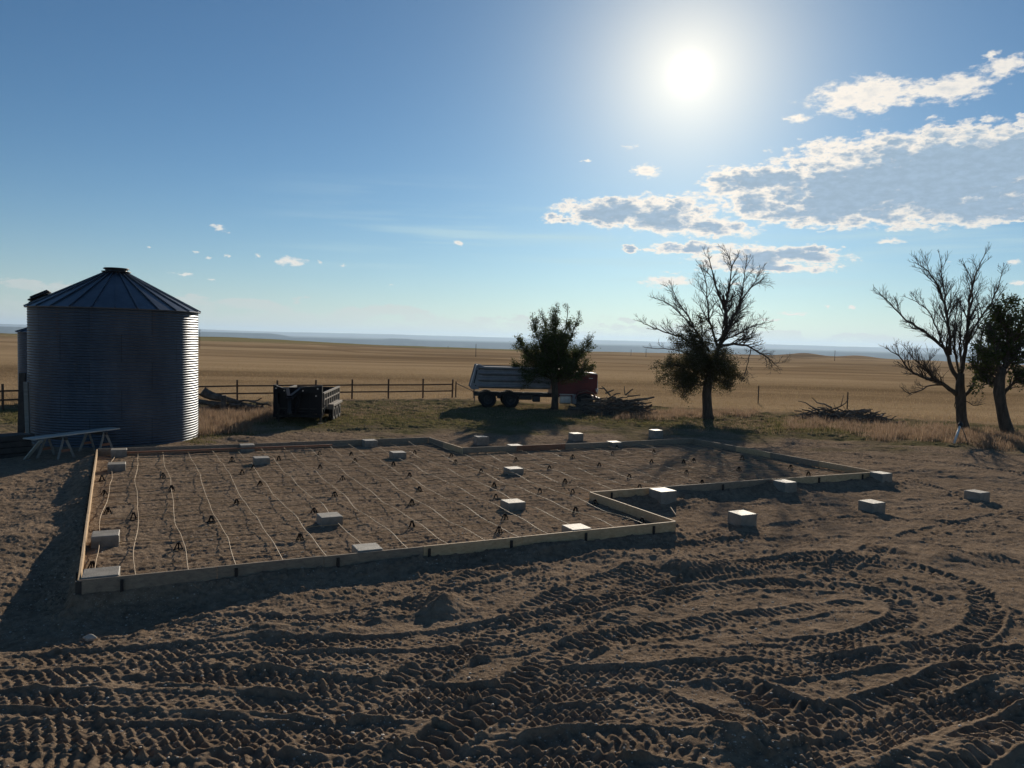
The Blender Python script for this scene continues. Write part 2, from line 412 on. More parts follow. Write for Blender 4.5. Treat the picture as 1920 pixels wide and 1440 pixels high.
# ------------------------------------------------------------------ noise (numpy)
def _hash(ix, iy, seed):
    h = (ix.astype(np.int64)*374761393 + iy.astype(np.int64)*668265263 + seed*1442695041) & 0xffffffff
    h = ((h ^ (h >> 13))*1274126177) & 0xffffffff
    return ((h ^ (h >> 16)) & 0xffff).astype(np.float32)/65535.0
def vnoise(x, y, seed=0):
    ix = np.floor(x); iy = np.floor(y); fx = (x-ix).astype(np.float32); fy = (y-iy).astype(np.float32)
    ix = ix.astype(np.int64); iy = iy.astype(np.int64)
    def g(i, j, dx, dy):
        a = _hash(i, j, seed)*6.2831853
        return np.cos(a)*dx+np.sin(a)*dy
    u = fx*fx*fx*(fx*(fx*6-15)+10); v = fy*fy*fy*(fy*(fy*6-15)+10)
    n00 = g(ix, iy, fx, fy); n10 = g(ix+1, iy, fx-1, fy); n01 = g(ix, iy+1, fx, fy-1); n11 = g(ix+1, iy+1, fx-1, fy-1)
    return (n00*(1-u)+n10*u)*(1-v)+(n01*(1-u)+n11*u)*v      # about -0.7..0.7
def fbm(x, y, o=4, seed=0, gain=.5):
    s = 0; a = 1.
    for i in range(o):
        s = s+a*vnoise(x*2**i+i*13.7, y*2**i-i*7.1, seed+i); a *= gain
    return s
def sstep(a, b, x):
    t = np.clip((x-a)/(b-a), 0, 1); return t*t*(3-2*t)

# ------------------------------------------------------------------ form outline
FT = 0.25                      # top of the form boards
FA, FB, FC, FD, FE, FF, FG, FH = [at(*p, z=0.25) for p in ((150,1087),(183,842),(803,820),(867,840),(1300,822),(1642,884),(1105,922),(1265,977))]
POLY = np.array([[p.x, p.y] for p in (FA, FH, FG, FF, FE, FD, FC, FB)])
def poly_sd(x, y, P):
    """signed distance, negative inside"""
    d = np.full(x.shape, 1e9, dtype=np.float32); inside = np.zeros(x.shape, dtype=bool)
    n = len(P)
    for i in range(n):
        ax, ay = P[i]; bx, by = P[(i+1) % n]
        ex, ey = bx-ax, by-ay
        t = np.clip(((x-ax)*ex+(y-ay)*ey)/(ex*ex+ey*ey), 0, 1)
        d = np.minimum(d, np.hypot(x-ax-t*ex, y-ay-t*ey))
        c = ((ay > y) != (by > y)) & (x < (bx-ax)*(y-ay)/(by-ay+1e-12)+ax)
        inside ^= c
    return np.where(inside, -d, d)

TRACKS = [  # pixel polyline on the ground, width, lug style, depth
 ([(-80,1228),(400,1214),(700,1203),(900,1180),(1080,1150),(1240,1112)], .50, 0, .8),
 ([(-80,1270),(300,1262),(650,1290),(960,1305),(1300,1300)], .52, 0, 1.2),
 ([(-80,1300),(250,1312),(600,1322),(960,1330),(1250,1322)], .45, 0, 1.0),
 ([(-80,1392),(180,1405),(420,1428),(700,1450),(900,1462)], .5, 0, 1.2),
 ([(-80,1345),(300,1352),(700,1395),(1000,1400),(1150,1385)], .45, 0, .8),
 ([(-80,1432),(300,1455),(500,1472)], .5, 1, 1.0),
 ([(640,1500),(800,1400),(930,1320),(1040,1245),(1150,1180),(1215,1150)], .55, 1, 1.3),
 ([(300,1500),(470,1410),(640,1330),(800,1255),(930,1195),(1010,1140),(1130,1090),(1240,1062)], .5, 1, .9),
 ([(900,1180),(1000,1165),(1180,1112),(1310,1080),(1480,1054),(1660,1060),(1790,1090),(1850,1130),(1835,1180),(1740,1215),(1560,1245),(1380,1262)], .5, 1, 1.2),
 ([(1180,1150),(1290,1112),(1420,1096),(1580,1100),(1680,1130),(1690,1165),(1600,1195),(1440,1205)], .45, 1, .9),
 ([(960,1282),(1200,1268),(1420,1255),(1600,1235),(1800,1235),(2000,1225)], .5, 0, .9),
 ([(1330,1255),(1400,1290),(1490,1330),(1590,1352),(1700,1340)], .6, 1, 1.4),
 ([(1340,1425),(1480,1372),(1600,1335),(1720,1300),(1850,1262),(2000,1225)], .55, 1, 1.3),
 ([(900,1360),(1100,1340),(1250,1335)], .5, 0, 1.0),
 ([(860,1435),(1080,1400),(1260,1405),(1400,1440)], .6, 1, 1.2),
 ([(1600,1500),(1750,1440),(1900,1380),(2050,1330)], .6, 1, 1.5),
 ([(1500,1100),(1700,1010),(1850,975),(2000,960)], .5, 1, .7),
 ([(1280,1015),(1480,985),(1700,975),(1950,1000)], .5, 1, .7),
 ([(1420,1030),(1600,1010),(1780,1030),(1950,1070)], .5, 0, .8),
 ([(1200,1040),(1340,1020),(1500,1020)], .45, 1, .8),
 ([(1480,842),(1650,856),(1850,880),(2000,900)], .55, 1, .8),
 ([(1420,832),(1650,838),(1900,862)], .55, 1, .8),
 ([(400,822),(600,810),(800,803),(1000,798),(1250,798)], .6, 1, .8),
 ([(480,812),(650,802),(850,795)], .6, 1, .7),
 ([(1700,905),(1800,930),(1950,985)], .5, 1, .8),
 ([(1000,1235),(1180,1195),(1380,1160),(1560,1135),(1660,1140)], .5, 1, .8),
 ([(1180,1230),(1380,1222),(1600,1205),(1760,1180)], .5, 0, .8),
 ([(1560,1105),(1700,1120),(1850,1140),(2000,1190)], .5, 1, .7),
 ([(1100,1290),(1250,1325),(1420,1390),(1560,1450)], .5, 0, .9),
 ([(1440,1460),(1600,1400),(1760,1340),(1920,1300)], .5, 0, 1.0),
 ([(-80,1188),(200,1190),(420,1178),(640,1150)], .5, 0, .5),
 ([(150,1243),(500,1240),(820,1228),(1060,1195)], .5, 0, .9),
 ([(-80,1368),(200,1375),(500,1378),(820,1355)], .5, 0, 1.0),
 ([(560,1420),(800,1425),(1050,1435),(1300,1470)], .5, 0, 1.1),
 ([(760,1165),(860,1100),(1000,1060),(1140,1030)], .45, 1, .7),
 ([(1060,1130),(1240,1082),(1420,1030),(1560,1000)], .45, 1, .6),
 ([(1340,955),(1500,945),(1700,955),(1900,935)], .5, 1, .6),
 ([(1330,1085),(1480,1072),(1620,1085),(1740,1120),(1760,1150)], .4, 1, .7),
 ([(240,1180),(420,1160),(600,1165),(900,1110),(1060,1070)], .5, 0, .8),
]
MOUNDS = [ # px, py, radius x/y (m), height
 (826,1136,.30,.30,.26),(712,1150,.24,.22,.15),(500,1190,.3,.18,.12),(560,1182,.5,.18,.10),(1260,1050,.9,.25,.14),(1100,1042,1.0,.3,.15),(1340,1068,1.0,.25,.16),(1280,1072,.35,.3,.2),
 (1600,1050,1.2,.3,.14),(1180,1072,.3,.3,.16),(1440,1400,.45,.20,.20),(1400,1388,.35,.2,.12),(1345,1415,.3,.25,.1),(1300,945,.6,.4,.12),(1260,935,.9,.5,.1),(1390,1005,.7,.35,.12),
 (1500,925,1.2,.5,.12),(1700,885,1.6,.6,.16),(1790,890,1.2,.5,.16),(1860,900,1.2,.4,.15),(1850,1040,.8,.3,.14),(1780,1045,.6,.3,.12),(1650,1030,.5,.25,.12),
 (150,905,1.0,.9,.22),(130,960,.8,.7,.2),(175,880,.6,.8,.15),(70,1000,1.2,.6,.12),(1880,1300,.6,.3,.16),(1830,1425,.6,.25,.2),(1900,1400,.5,.3,.15),(1350,1250,.7,.25,.1),
 (640,1180,.5,.15,.07),(80,1140,.9,.4,.1),(980,1050,.8,.4,.08),(820,1080,1.2,.35,.08),(600,1110,1.2,.35,.06),(1120,800,1.4,.6,.12),(720,815,.8,.4,.1),(460,825,.8,.4,.2),
]
def lugs(s, t, w, style, seed):
    ph = s/.155
    if style == 0:   # knobby tread: small pyramids in rows
        q = t/w*5.0
        row = np.floor(q); fr = q-row
        p2 = ph+.5*(row % 2)
        tri = 1-np.abs(((p2) % 1)*2-1)
        tr = 1-np.abs(fr*2-1)
        return np.minimum(tri*1.15, tr*1.5)**1.15*1.1
    sgn = np.where(t > 0, 0.5, 0.0)
    p2 = ph+sgn+np.abs(t)/w*.9
    tri = 1-np.abs((p2 % 1)*2-1)
    return np.clip(tri*2.0-.6, 0, 1)*(.7+.3*sstep(0, .06, np.abs(t)))
def base_h(x, y):
    """large scale terrain"""
    r = np.hypot(x, y); h = np.full(x.shape, G0, dtype=np.float64)
    h = h - np.clip(r-58, 0, 1e9)*0.0095*sstep(58, 110, r)
    az = np.degrees(np.arctan2(x, y))
    # undulating plain, falling over a crest into the wide valley
    h = h + (fbm(x/260., y/170., 3, 5)*3.2)*sstep(90, 400, r)
    h = h + (fbm(x/90., y/60., 2, 15)*.5)*sstep(70, 200, r)
    h = h+5.0*sstep(-3, -20, az)*sstep(250, 900, r)
    crest = 1150+150*vnoise(az/14., az*0+3.3, 9)
    h = h - np.clip(r-crest, 0, None)**1.35*.0065
    h = np.maximum(h, -150+fbm(x/2500., y/2500., 3, 21)*14)
    # low rocky knobs on the crest at the right
    for px, rr, a, wd in ((1508, 900, 3.4, 15), (1608, 900, 2.8, 14), (1440, 930, 2.0, 40), (1570, 905, 1.5, 60)):
        d = ray(px, 668); ux, uy = d[0]/np.hypot(d[0], d[1]), d[1]/np.hypot(d[0], d[1])
        h = h + a*np.exp(-(((x-ux*rr)**2)+((y-uy*rr)**2))/(2*wd*wd))
    return h
def site_h(x, y, fine=None):
    h = base_h(x, y)
    r = np.hypot(x, y)
    sd = poly_sd(x, y, POLY)
    # pad inside the forms is built up, ground beside them falls away
    pad = 1-sstep(.02, .75, sd)
    h = np.where(r < 60, h+(0.02-G0)*pad, h)
    # lower left corner drops
    cl = np.exp(-(((x-FA.x+.6)/2.6)**2+((y-FA.y+.3)/2.2)**2)); h = h-.26*cl*sstep(.0, .25, sd)
    # dip left of the form
    cl = np.exp(-(((x+13.2)/2.4)**2+((y-19)/4.5)**2)); h = h-.18*cl*sstep(.1, .8, sd)
    near = 1-sstep(48, 62, r)
    outm = sstep(0.0, .12, sd)
    h = h+near*outm*(fbm(x/3.1, y/3.1, 2, 31)*.09)
    return h, sd, near, outm
def detail_h(x, y, h, sd, near, outm):
    M = np.zeros(x.shape, dtype=np.float64)
    for px, py, a, b, H in MOUNDS:
        c = at(px, py)
        q = ((x-c.x)/(a*1.1))**2+((y-c.y)/(b*1.5))**2
        M += H*np.exp(-q*(1+.35*np.clip(vnoise(x*2.1, y*2.1, 77), -1, 1)))
    h = h+.8*M*outm
    # soil heaped round the feet of the blocks outside the forms
    for px, py in ((902,818),(1080,812),(1230,806),(1243,918),(1472,902),(1652,886),(1392,961),(1635,940),(1832,921)):
        c = at(px, py, .25); d = np.maximum(np.abs((x-c.x)*.894+(y-c.y)*.447), np.abs(-(x-c.x)*.447+(y-c.y)*.894))
        h = h+outm*np.exp(-((d-.30)/.17)**2)*(.07+.09*vnoise(x/.4, y/.4, 66))
    # soil clods
    n1 = fbm(x/.55, y/.40, 3, 41)*.042
    n2 = fbm(x/.16, y/.16, 3, 51)
    cl = np.abs(n2)
    rough = .35+.9*np.clip(fbm(x/2.2, y/1.6, 2, 61)+.15, 0, 1)
    skirt = np.exp(-np.clip(sd, 0, None)/1.0)*(sd > 0)
    rough = rough+1.2*skirt
    n4 = fbm(x/.30, y/.22, 2, 57); clods = (.050*cl+.014*n2+.03*np.clip(n4-.12, 0, 1))*rough
    flatten = np.ones(x.shape)
    tr = np.zeros(x.shape)
    for ti, (pl, w, style, dep) in enumerate(TRACKS):
        P = np.array([[at(*p).x, at(*p).y] for p in pl])
        # smooth the polyline (Catmull-Rom)
        Q = []
        PP = np.vstack([2*P[0]-P[1], P, 2*P[-1]-P[-2]])
        for i in range(1, len(PP)-2):
            for t in np.linspace(0, 1, 7)[:-1]:
                a, b, c, d = PP[i-1], PP[i], PP[i+1], PP[i+2]
                Q.append(.5*((2*b)+(-a+c)*t+(2*a-5*b+4*c-d)*t*t+(-a+3*b-3*c+d)*t**3))
        Q.append(P[-1]); Q = np.array(Q)
        mn, mx = Q.min(0)-.7, Q.max(0)+.7
        idx = np.nonzero((x > mn[0]) & (x < mx[0]) & (y > mn[1]) & (y < mx[1]))[0]
        if len(idx) == 0: continue
        xs, ys = x[idx], y[idx]
        wob = vnoise(xs*.9, ys*.9, 90+ti)*.05
        best = np.full(len(idx), 1e9); S = np.zeros(len(idx)); T = np.zeros(len(idx)); acc = 0
        for i in range(len(Q)-1):
            e = Q[i+1]-Q[i]; L = np.hypot(*e)
            sel = np.nonzero((np.abs(xs-(Q[i,0]+Q[i+1,0])/2) < L/2+.6) & (np.abs(ys-(Q[i,1]+Q[i+1,1])/2) < L/2+.6))[0]
            if len(sel):
                X, Y = xs[sel]-Q[i,0], ys[sel]-Q[i,1]
                t = np.clip((X*e[0]+Y*e[1])/(L*L), 0, 1)
                dx, dy = X-t*e[0], Y-t*e[1]; d = np.hypot(dx, dy)
                b = d < best[sel]; sb = sel[b]
                best[sb] = d[b]; S[sb] = acc+t[b]*L; T[sb] = (np.sign(e[0]*dy-e[1]*dx)*d)[b]
            acc += L
        T = T+wob; aT = np.abs(T)
        fade = sstep(0, .8, S)*sstep(0, .8, acc-S)*np.clip(.45+1.2*(vnoise(xs/1.1, ys/1.1, 130+ti)+.4), .15, 1.25)
        inn = 1-sstep(w/2-.03, w/2+.03, aT)
        lg = lugs(S+.07*vnoise(xs/.6, ys/.6, 160+ti), T, w, style, ti)
        lg = lg*np.clip(.7+1.1*vnoise(xs/.22, ys/.22, 170+ti), .1, 1.4)
        berm = np.exp(-((aT-w/2-.05)/.045)**2)
        hh = dep*fade*(inn*(-.032+.050*lg)+berm*(.030+.02*vnoise(xs/.15, ys/.15, 210+ti)))
        tr[idx] = tr[idx]*(1-inn*.8*np.clip(fade, 0, 1))+hh
        flatten[idx] = np.minimum(flatten[idx], 1-.65*inn*np.clip(fade, 0, 1))
    inside = 1-outm
    h = h+near*outm*((n1+clods*flatten)*(1.0)+tr*(sd > .12))
    # raked gravelly fill inside the forms: shallow scrapes parallel to the near board
    ux, uy = (FH-FA).normalized().x, (FH-FA).normalized().y
    U = x*ux+y*uy; V = -x*uy+y*ux
    scr = fbm(U/1.1, V/.17, 3, 81)*.034+fbm(x/.13, y/.11, 3, 83)*.022+fbm(x/1.5, y/1.5, 2, 85)*.03
    h = h+inside*near*scr
    return h

# ground masks
def masks(x, y):
    r = np.hypot(x, y); az = np.degrees(np.arctan2(x, y))
    fy = fence_y(x)
    w = fbm(x/4., y/3., 3, 301)
    field = sstep(-1.0, 1.5, y-fy+w*1.8)
    # green verge between the dirt yard and the field
    gy = np.where(x < 3, 36.5+.12*(x+4), 38.5+.0*(x)); gy = np.where(x > 3, 39.5-.22*(x-3), gy)
    g = sstep(-2.0, 3.0, y-gy+w*5.0)*(1-field)
    g = np.maximum(g, sstep(-2, 2.0, (-x-19.5)+w*3)*sstep(33, 37, y)*(1-field))
    past = sstep(-90, 90, r-(720+az*3)+w*60)*sstep(12, -4, az+w*6)
    return g, field, past
def fence_y(x):
    return np.where(x < -17.6, 50.4+(x+17.6)*.75, np.where(x < -4, 50.4+(x+17.6)*.5, np.where(x < 14, 57.2-(x+4)*.15, 54.5-(x-14)*.33)))

# ------------------------------------------------------------------ ground sheet
def ground_material():
    m, N, L = mat_new('ground')
    out = nd(N, 'ShaderNodeOutputMaterial'); b = nd(N, 'ShaderNodeBsdfPrincipled')
    L.new(b.outputs[0], out.inputs['Surface']); b.inputs['Roughness'].default_value = .95; b.inputs['Specular IOR Level'].default_value = .0
    geo = nd(N, 'ShaderNodeNewGeometry'); at_ = nd(N, 'ShaderNodeAttribute', attribute_name='mask')
    sp = nd(N, 'ShaderNodeSeparateColor'); L.new(at_.outputs['Color'], sp.inputs[0])
    P = geo.outputs['Position']
    def noise(scale, det=6, vec=None, rough=.6):
        n = nd(N, 'ShaderNodeTexNoise'); n.inputs['Scale'].default_value = scale; n.inputs['Detail'].default_value = det; n.inputs['Roughness'].default_value = rough
        L.new(vec or P, n.inputs['Vector']); return n.outputs['Fac']
    def ramp(f, stops):
        n = nd(N, 'ShaderNodeValToRGB'); L.new(f, n.inputs[0])
        els = n.color_ramp.elements
        while len(els) < len(stops): els.new(.5)
        for e, (p, c) in zip(els, stops): e.position = p; e.color = c+(1,)
        return n.outputs[0]
    def mix(f, a, b_, mode='MIX'):
        n = nd(N, 'ShaderNodeMix', data_type='RGBA', blend_type=mode)
        for s, v in ((n.inputs[0], f), (n.inputs[6], a), (n.inputs[7], b_)):
            if isinstance(v, (int, float)): s.default_value = v
            elif isinstance(v, tuple): s.default_value = v+(1,)
            else: L.new(v, s)
        return n.outputs[2]
    def scaled(v3):
        n = nd(N, 'ShaderNodeVectorMath', operation='MULTIPLY'); L.new(P, n.inputs[0]); n.inputs[1].default_value = v3; return n.outputs[0]
    soil = ramp(noise(.55, 8), [(.30, (.155, .113, .077)), (.52, (.26, .19, .131)), (.72, (.365, .275, .193))])
    soil = mix(.6, soil, ramp(noise(7, 6), [(.3, (.12, .087, .06)), (.7, (.385, .29, .205))]))
    vo = nd(N, 'ShaderNodeTexVoronoi'); vo.inputs['Scale'].default_value = 24; L.new(P, vo.inputs['Vector'])
    peb = nd(N, 'ShaderNodeMath', operation='LESS_THAN'); L.new(vo.outputs['Distance'], peb.inputs[0]); peb.inputs[1].default_value = .17
    sel = nd(N, 'ShaderNodeMath', operation='MULTIPLY'); L.new(peb.outputs[0], sel.inputs[0])
    gt = nd(N, 'ShaderNodeMath', operation='GREATER_THAN'); L.new(noise(1.3, 3), gt.inputs[0]); gt.inputs[1].default_value = .5; L.new(gt.outputs[0], sel.inputs[1])
    soil = mix(sel.outputs[0], soil, (.46, .40, .33))
    grass = ramp(noise(1.1, 8, rough=.7), [(.28, (.17, .125, .08)), (.42, (.17, .135, .08)), (.54, (.13, .12, .055)), (.62, (.20, .16, .09)), (.78, (.28, .215, .13))])
    rows = noise(1.0, 5, scaled((.006, .06, 1)), .65); rows2 = noise(1.0, 5, scaled((.0016, .016, 1)), .6)
    fld = ramp(rows, [(.34, (.12, .080, .044)), (.44, (.26, .175, .098)), (.57, (.46, .325, .188))])
    fld = mix(.55, fld, ramp(rows2, [(.43, (.17, .11, .062)), (.55, (.47, .335, .195))]))
    fld = mix(.25, fld, ramp(noise(3.0, 4), [(.35, (.20, .13, .07)), (.65, (.50, .37, .215))]))
    pas = ramp(noise(.012, 8, scaled((.5, 1.2, 1)), .65), [(.30, (.17, .15, .065)), (.52, (.24, .205, .09)), (.64, (.28, .235, .11)), (.74, (.50, .42, .30))])
    c = mix(sp.outputs[0], soil, grass); c = mix(sp.outputs[1], c, fld); c = mix(sp.outputs[2], c, pas)
    L.new(c, b.inputs['Base Color'])
    bp = nd(N, 'ShaderNodeBump'); bp.inputs['Strength'].default_value = 1.0; bp.inputs['Distance'].default_value = .05
    n = noise(22, 7, rough=.7); L.new(n, bp.inputs['Height'])
    bp2 = nd(N, 'ShaderNodeBump'); bp2.inputs['Strength'].default_value = .6; bp2.inputs['Distance'].default_value = .15
    mm = nd(N, 'ShaderNodeMath', operation='MULTIPLY'); L.new(noise(1.6, 6, rough=.7), mm.inputs[0])
    mx = nd(N, 'ShaderNodeMath', operation='MAXIMUM'); L.new(sp.outputs[0], mx.inputs[0]); L.new(sp.outputs[1], mx.inputs[1])
    L.new(mx.outputs[0], mm.inputs[1]); L.new(mm.outputs[0], bp2.inputs['Height']); L.new(bp.outputs[0], bp2.inputs['Normal'])
    L.new(bp2.outputs[0], b.inputs['Normal'])
    return m
def build_ground():
    # rings: fine near the yard, coarse far away
    rr = [0.0, 2.0, 3.5, 4.8, 5.6]
    r = 6.2
    while r < 60:
        rr.append(r); r += max(.016, min(.06, r*r/3384*.52)) if r < 36 else .10
    while r < 2600: rr.append(r); r *= 1.012
    rr.append(2600.)
    rr = np.array(rr)
    fine = np.arange(-38.5, 38.5, .0555 if True else .1)
    outer = np.concatenate([np.arange(38.5, 60, 1.5), np.arange(60, 300, 5), np.arange(300, 321.5, 1.5)])
    az = np.radians(np.concatenate([fine, outer])); nA = len(az); nR = len(rr)
    A, RR = np.meshgrid(az, rr)
    x = (RR*np.sin(A)).ravel(); y = (RR*np.cos(A)).ravel()
    h, sd, near, outm = site_h(x, y)
    rn = np.hypot(x, y); k = np.nonzero(rn < 62)[0]
    h[k] = detail_h(x[k], y[k], h[k], sd[k], near[k], outm[k])
    # tussocks in the verge
    g, fl, pa = masks(x, y)
    kk = (rn < 130)
    h[kk] += (np.maximum(g, fl*.5)*((fbm(x/1.1, y/.8, 3, 401)*.10)+np.abs(vnoise(x/.4, y/.35, 402))*.07))[kk]
    v = np.stack([x, y, h], 1)
    i = np.arange(nR-1)[:, None]*nA; j = np.arange(nA)[None, :]; j2 = (j+1) % nA
    f = np.stack([i+j, i+j2, i+nA+j2, i+nA+j], -1).reshape(-1, 4)
    f = f[:, ::-1][nA:]      # drop the degenerate first ring
    o = np_mesh('ground', v, f, ground_material(), True)
    a = o.data.color_attributes.new('mask', 'FLOAT_COLOR', 'POINT')
    a.data.foreach_set('color', np.stack([g, fl, pa, np.ones_like(g)], 1).astype(np.float32).ravel())
    tag(o, 'rutted brown dirt yard running out into stubble field', 'ground', kind='structure')
    print('ground', len(v))
build_ground()
def gz(x, y):
    X = np.array([x], float); Y = np.array([y], float)
    h, sd, near, outm = site_h(X, Y); return float(h[0])

# ------------------------------------------------------------------ valley and far hills
def build_hills():
    m, N, L = mat_new('far_land')
    out = nd(N, 'ShaderNodeOutputMaterial'); b = nd(N, 'ShaderNodeBsdfPrincipled'); L.new(b.outputs[0], out.inputs['Surface'])
    b.inputs['Roughness'].default_value = 1; b.inputs['Specular IOR Level'].default_value = 0
    geo = nd(N, 'ShaderNodeNewGeometry'); mp = nd(N, 'ShaderNodeVectorMath', operation='MULTIPLY'); mp.inputs[1].default_value = (.0003, .0009, .004)
    L.new(geo.outputs['Position'], mp.inputs[0])
    n = nd(N, 'ShaderNodeTexNoise'); n.inputs['Scale'].default_value = 1; n.inputs['Detail'].default_value = 6; L.new(mp.outputs[0], n.inputs['Vector'])
    rp = nd(N, 'ShaderNodeValToRGB'); rp.color_ramp.elements[0].position = .35; rp.color_ramp.elements[1].position = .65
    rp.color_ramp.elements[0].color = (.02, .035, .05, 1); rp.color_ramp.elements[1].color = (.065, .075, .08, 1)  # both tones dark and blue: distance haze put into the land colour
    L.new(n.outputs['Fac'], rp.inputs[0]); L.new(rp.outputs[0], b.inputs['Base Color'])
    r = np.concatenate([np.geomspace(2350, 9000, 60), np.linspace(9200, 40000, 260)])
    az = np.radians(np.arange(-50, 50.01, .12)); A, RR = np.meshgrid(az, r)
    x = (RR*np.sin(A)).ravel(); y = (RR*np.cos(A)).ravel(); rr = RR.ravel(); ad = np.degrees(A.ravel())
    h = np.full(x.shape, -150.)+fbm(x/2500., y/2500., 3, 21)*14
    def eyez(p, dist): return EYE-p/FPX*dist     # height that shows p px under the eye line
    # far plateau all along the horizon
    def rise(r0, w, top, mask=1.): 
        nonlocal h
        k = sstep(r0, r0+w, rr)*mask
        h = h*(1-k)+top*k
    wob = fbm(ad/3., ad*0+1.7, 4, 55)
    rise(10500+wob*700, 1500, eyez(8, 11500)+fbm(x/900, y/900, 3, 71)*8)
    m1 = sstep(-15.5, -17.6, ad+wob*.3)                                 # dark mesa at the left, ending in a ramp
    rise(12500+wob*500, 700, eyez(.5, 13500)+fbm(x/900, y/900, 2, 73)*5, m1)
    m2 = np.exp(-((ad+8.4)/1.1)**2)                                     # small flat butte
    rise(12200, 600, eyez(4.5, 13000), np.clip(m2*1.4, 0, 1))
    m3 = sstep(-17, -11, ad)*.9
    rise(18500+wob*900, 2500, eyez(4.5, 20000)+fbm(x/1500, y/1500, 3, 74)*14)
    rise(26000+wob*1500, 3500, eyez(-3.2, 30000)+fbm(x/3500, y/3500, 3, 76)*30)
    v = np.stack([x, y, h], 1); nA = len(az); nR = len(r)
    i = np.arange(nR-1)[:, None]*nA; j = np.arange(nA-1)[None, :]
    f = np.stack([i+j, i+nA+j, i+nA+j+1, i+j+1], -1).reshape(-1, 4)[:, ::-1]
    o = np_mesh('hills', v, f, m, False)
    tag(o, 'low mesas and plateau fading blue beyond the field', 'hills', kind='structure')
build_hills()
build_haze()

# ================================================================== THINGS
ORD = ['first','second','third','fourth','fifth','sixth','seventh','eighth','ninth','tenth','eleventh','twelfth','thirteenth','fourteenth','fifteenth',
       'sixteenth','seventeenth','eighteenth','nineteenth','twentieth','twenty-first','twenty-second','twenty-third','twenty-fourth','twenty-fifth',
       'twenty-sixth','twenty-seventh','twenty-eighth','twenty-ninth','thirtieth','thirty-first','thirty-second','thirty-third','thirty-fourth','thirty-fifth',
       'thirty-sixth','thirty-seventh','thirty-eighth','thirty-ninth','fortieth']
FU = Vector((FH.x-FA.x, FH.y-FA.y, 0)).normalized(); FV = Vector((-FU.y, FU.x, 0)); FANG = math.atan2(FU.y, FU.x)
def uv(u, v, z=0.): return Vector((FA.x, FA.y, 0))+FU*u+FV*v+Vector((0, 0, z))

# ------------------------------------------------------------------ grain bins
def corrugated(mb, rad, z0, z1, n=52, seg=144, amp=.013):
    prof = []; k = n*6
    for i in range(k+1):
        z = z0+(z1-z0)*i/k; prof.append((rad+amp*math.cos(2*math.pi*i/6), z))
    return mb.lathe(prof, seg)
def grain_bin(center, rad, zb, ze, zp, label, ncor, detail=True):
    t = empty('grain_bin', (center.x, center.y, zb), 0, label, 'grain bin')
    H = ze-zb; P = zp-zb
    w = corrugated(MB(), rad, 0, H, ncor).build('wall', M_galv, t, True)
    # roof: panels between raised ribs, slight overhang
    R0, R1 = rad+.10, .50; nrib = 26; mb = MB(); N = nrib*4
    prof = [(R0, H-.035), (R0+.004, H-.005)]+[(R0+(R1-R0)*i/6, H+(P-.16-H)*i/6) for i in range(0, 7)]
    mb.lathe(prof, N)
    roof = mb.build('roof', M_roof, t, False)
    for k in range(nrib):
        a = 2*math.pi*(k+.4)/nrib; c = Vector((math.cos(a), math.sin(a), 0))
        MB().beam(c*(R0+.01)+Vector((0, 0, H+.015)), c*(R1)+Vector((0, 0, P-.13)), .035, .06).build('roof_rib', M_roof, roof)
    MB().lathe([(.50, P-.20), (.52, P-.08), (.56, P-.075), (.56, P-.05), (.40, P-.03), (.44, P+.03), (.50, P+.05), (.47, P+.09), (0.001, P+.12)], 40).build('roof_cap', M_steelblk, roof, True)
    if detail:
        a = R(205); c = Vector((math.cos(a), math.sin(a), 0)); rr = rad-.42; zz = H+(P-H)*(1-(rr/rad))*1.0+.02
        tilt = Matrix.Rotation(a, 3, 'Z') @ Matrix.Rotation(math.atan2(P-H, rad), 3, 'Y')
        h = MB()
        for d, s in ((.08, .78), (.20, .84), (.28, .70)): h.box(c*rr+Vector((0, 0, zz+d)), (s, s, .07), tilt, .03)
        h.build('roof_hatch', M_steelblk, roof)
        # door frame boards on the left
        f = MB()
        for da in (-.13, .13):
            c2 = Vector((math.cos(R(176)+da), math.sin(R(176)+da), 0))
            f.box(c2*(rad+.06)+Vector((0, 0, 1.1)), (.10, .12, 2.1), Matrix.Rotation(R(176)+da, 3, 'Z'))
        f.build('door_frame', M_galv, t)
        MB().box(Vector((math.cos(R(176)), math.sin(R(176)), 0))*(rad+.03)+Vector((0, 0, 1.1)), (.05, .72, 2.0), Matrix.Rotation(R(176), 3, 'Z')).build('door', M_darklum, t)
    return t
d1 = ray(51.5, 700); d2 = ray(371.5, 700)
a1 = math.atan2(d1[0], d1[1]); a2 = math.atan2(d2[0], d2[1]); am = (a1+a2)/2; BD = 36.4
BR = BD*math.sin((a2-a1)/2); BC = Vector((BD*math.sin(am), BD*math.cos(am), 0))
BZE = atd(210, 577, BC.y-BR*math.cos(am)).z; BZP = atd(218, 507, BC.y).z
print('bin', BR, BC, BZE, BZP)
grain_bin(BC, BR, G0, BZE, BZP, 'large round corrugated steel grain bin with conical ribbed roof beside the form', 52)
B2 = atd(75, 620, 45.5); grain_bin(Vector((B2.x+1.1, B2.y, 0)), 2.05, G0, atd(40, 622, 44.5).z, atd(70, 606, 45).z+.25, 'smaller grain bin mostly hidden behind the large one', 42, False)

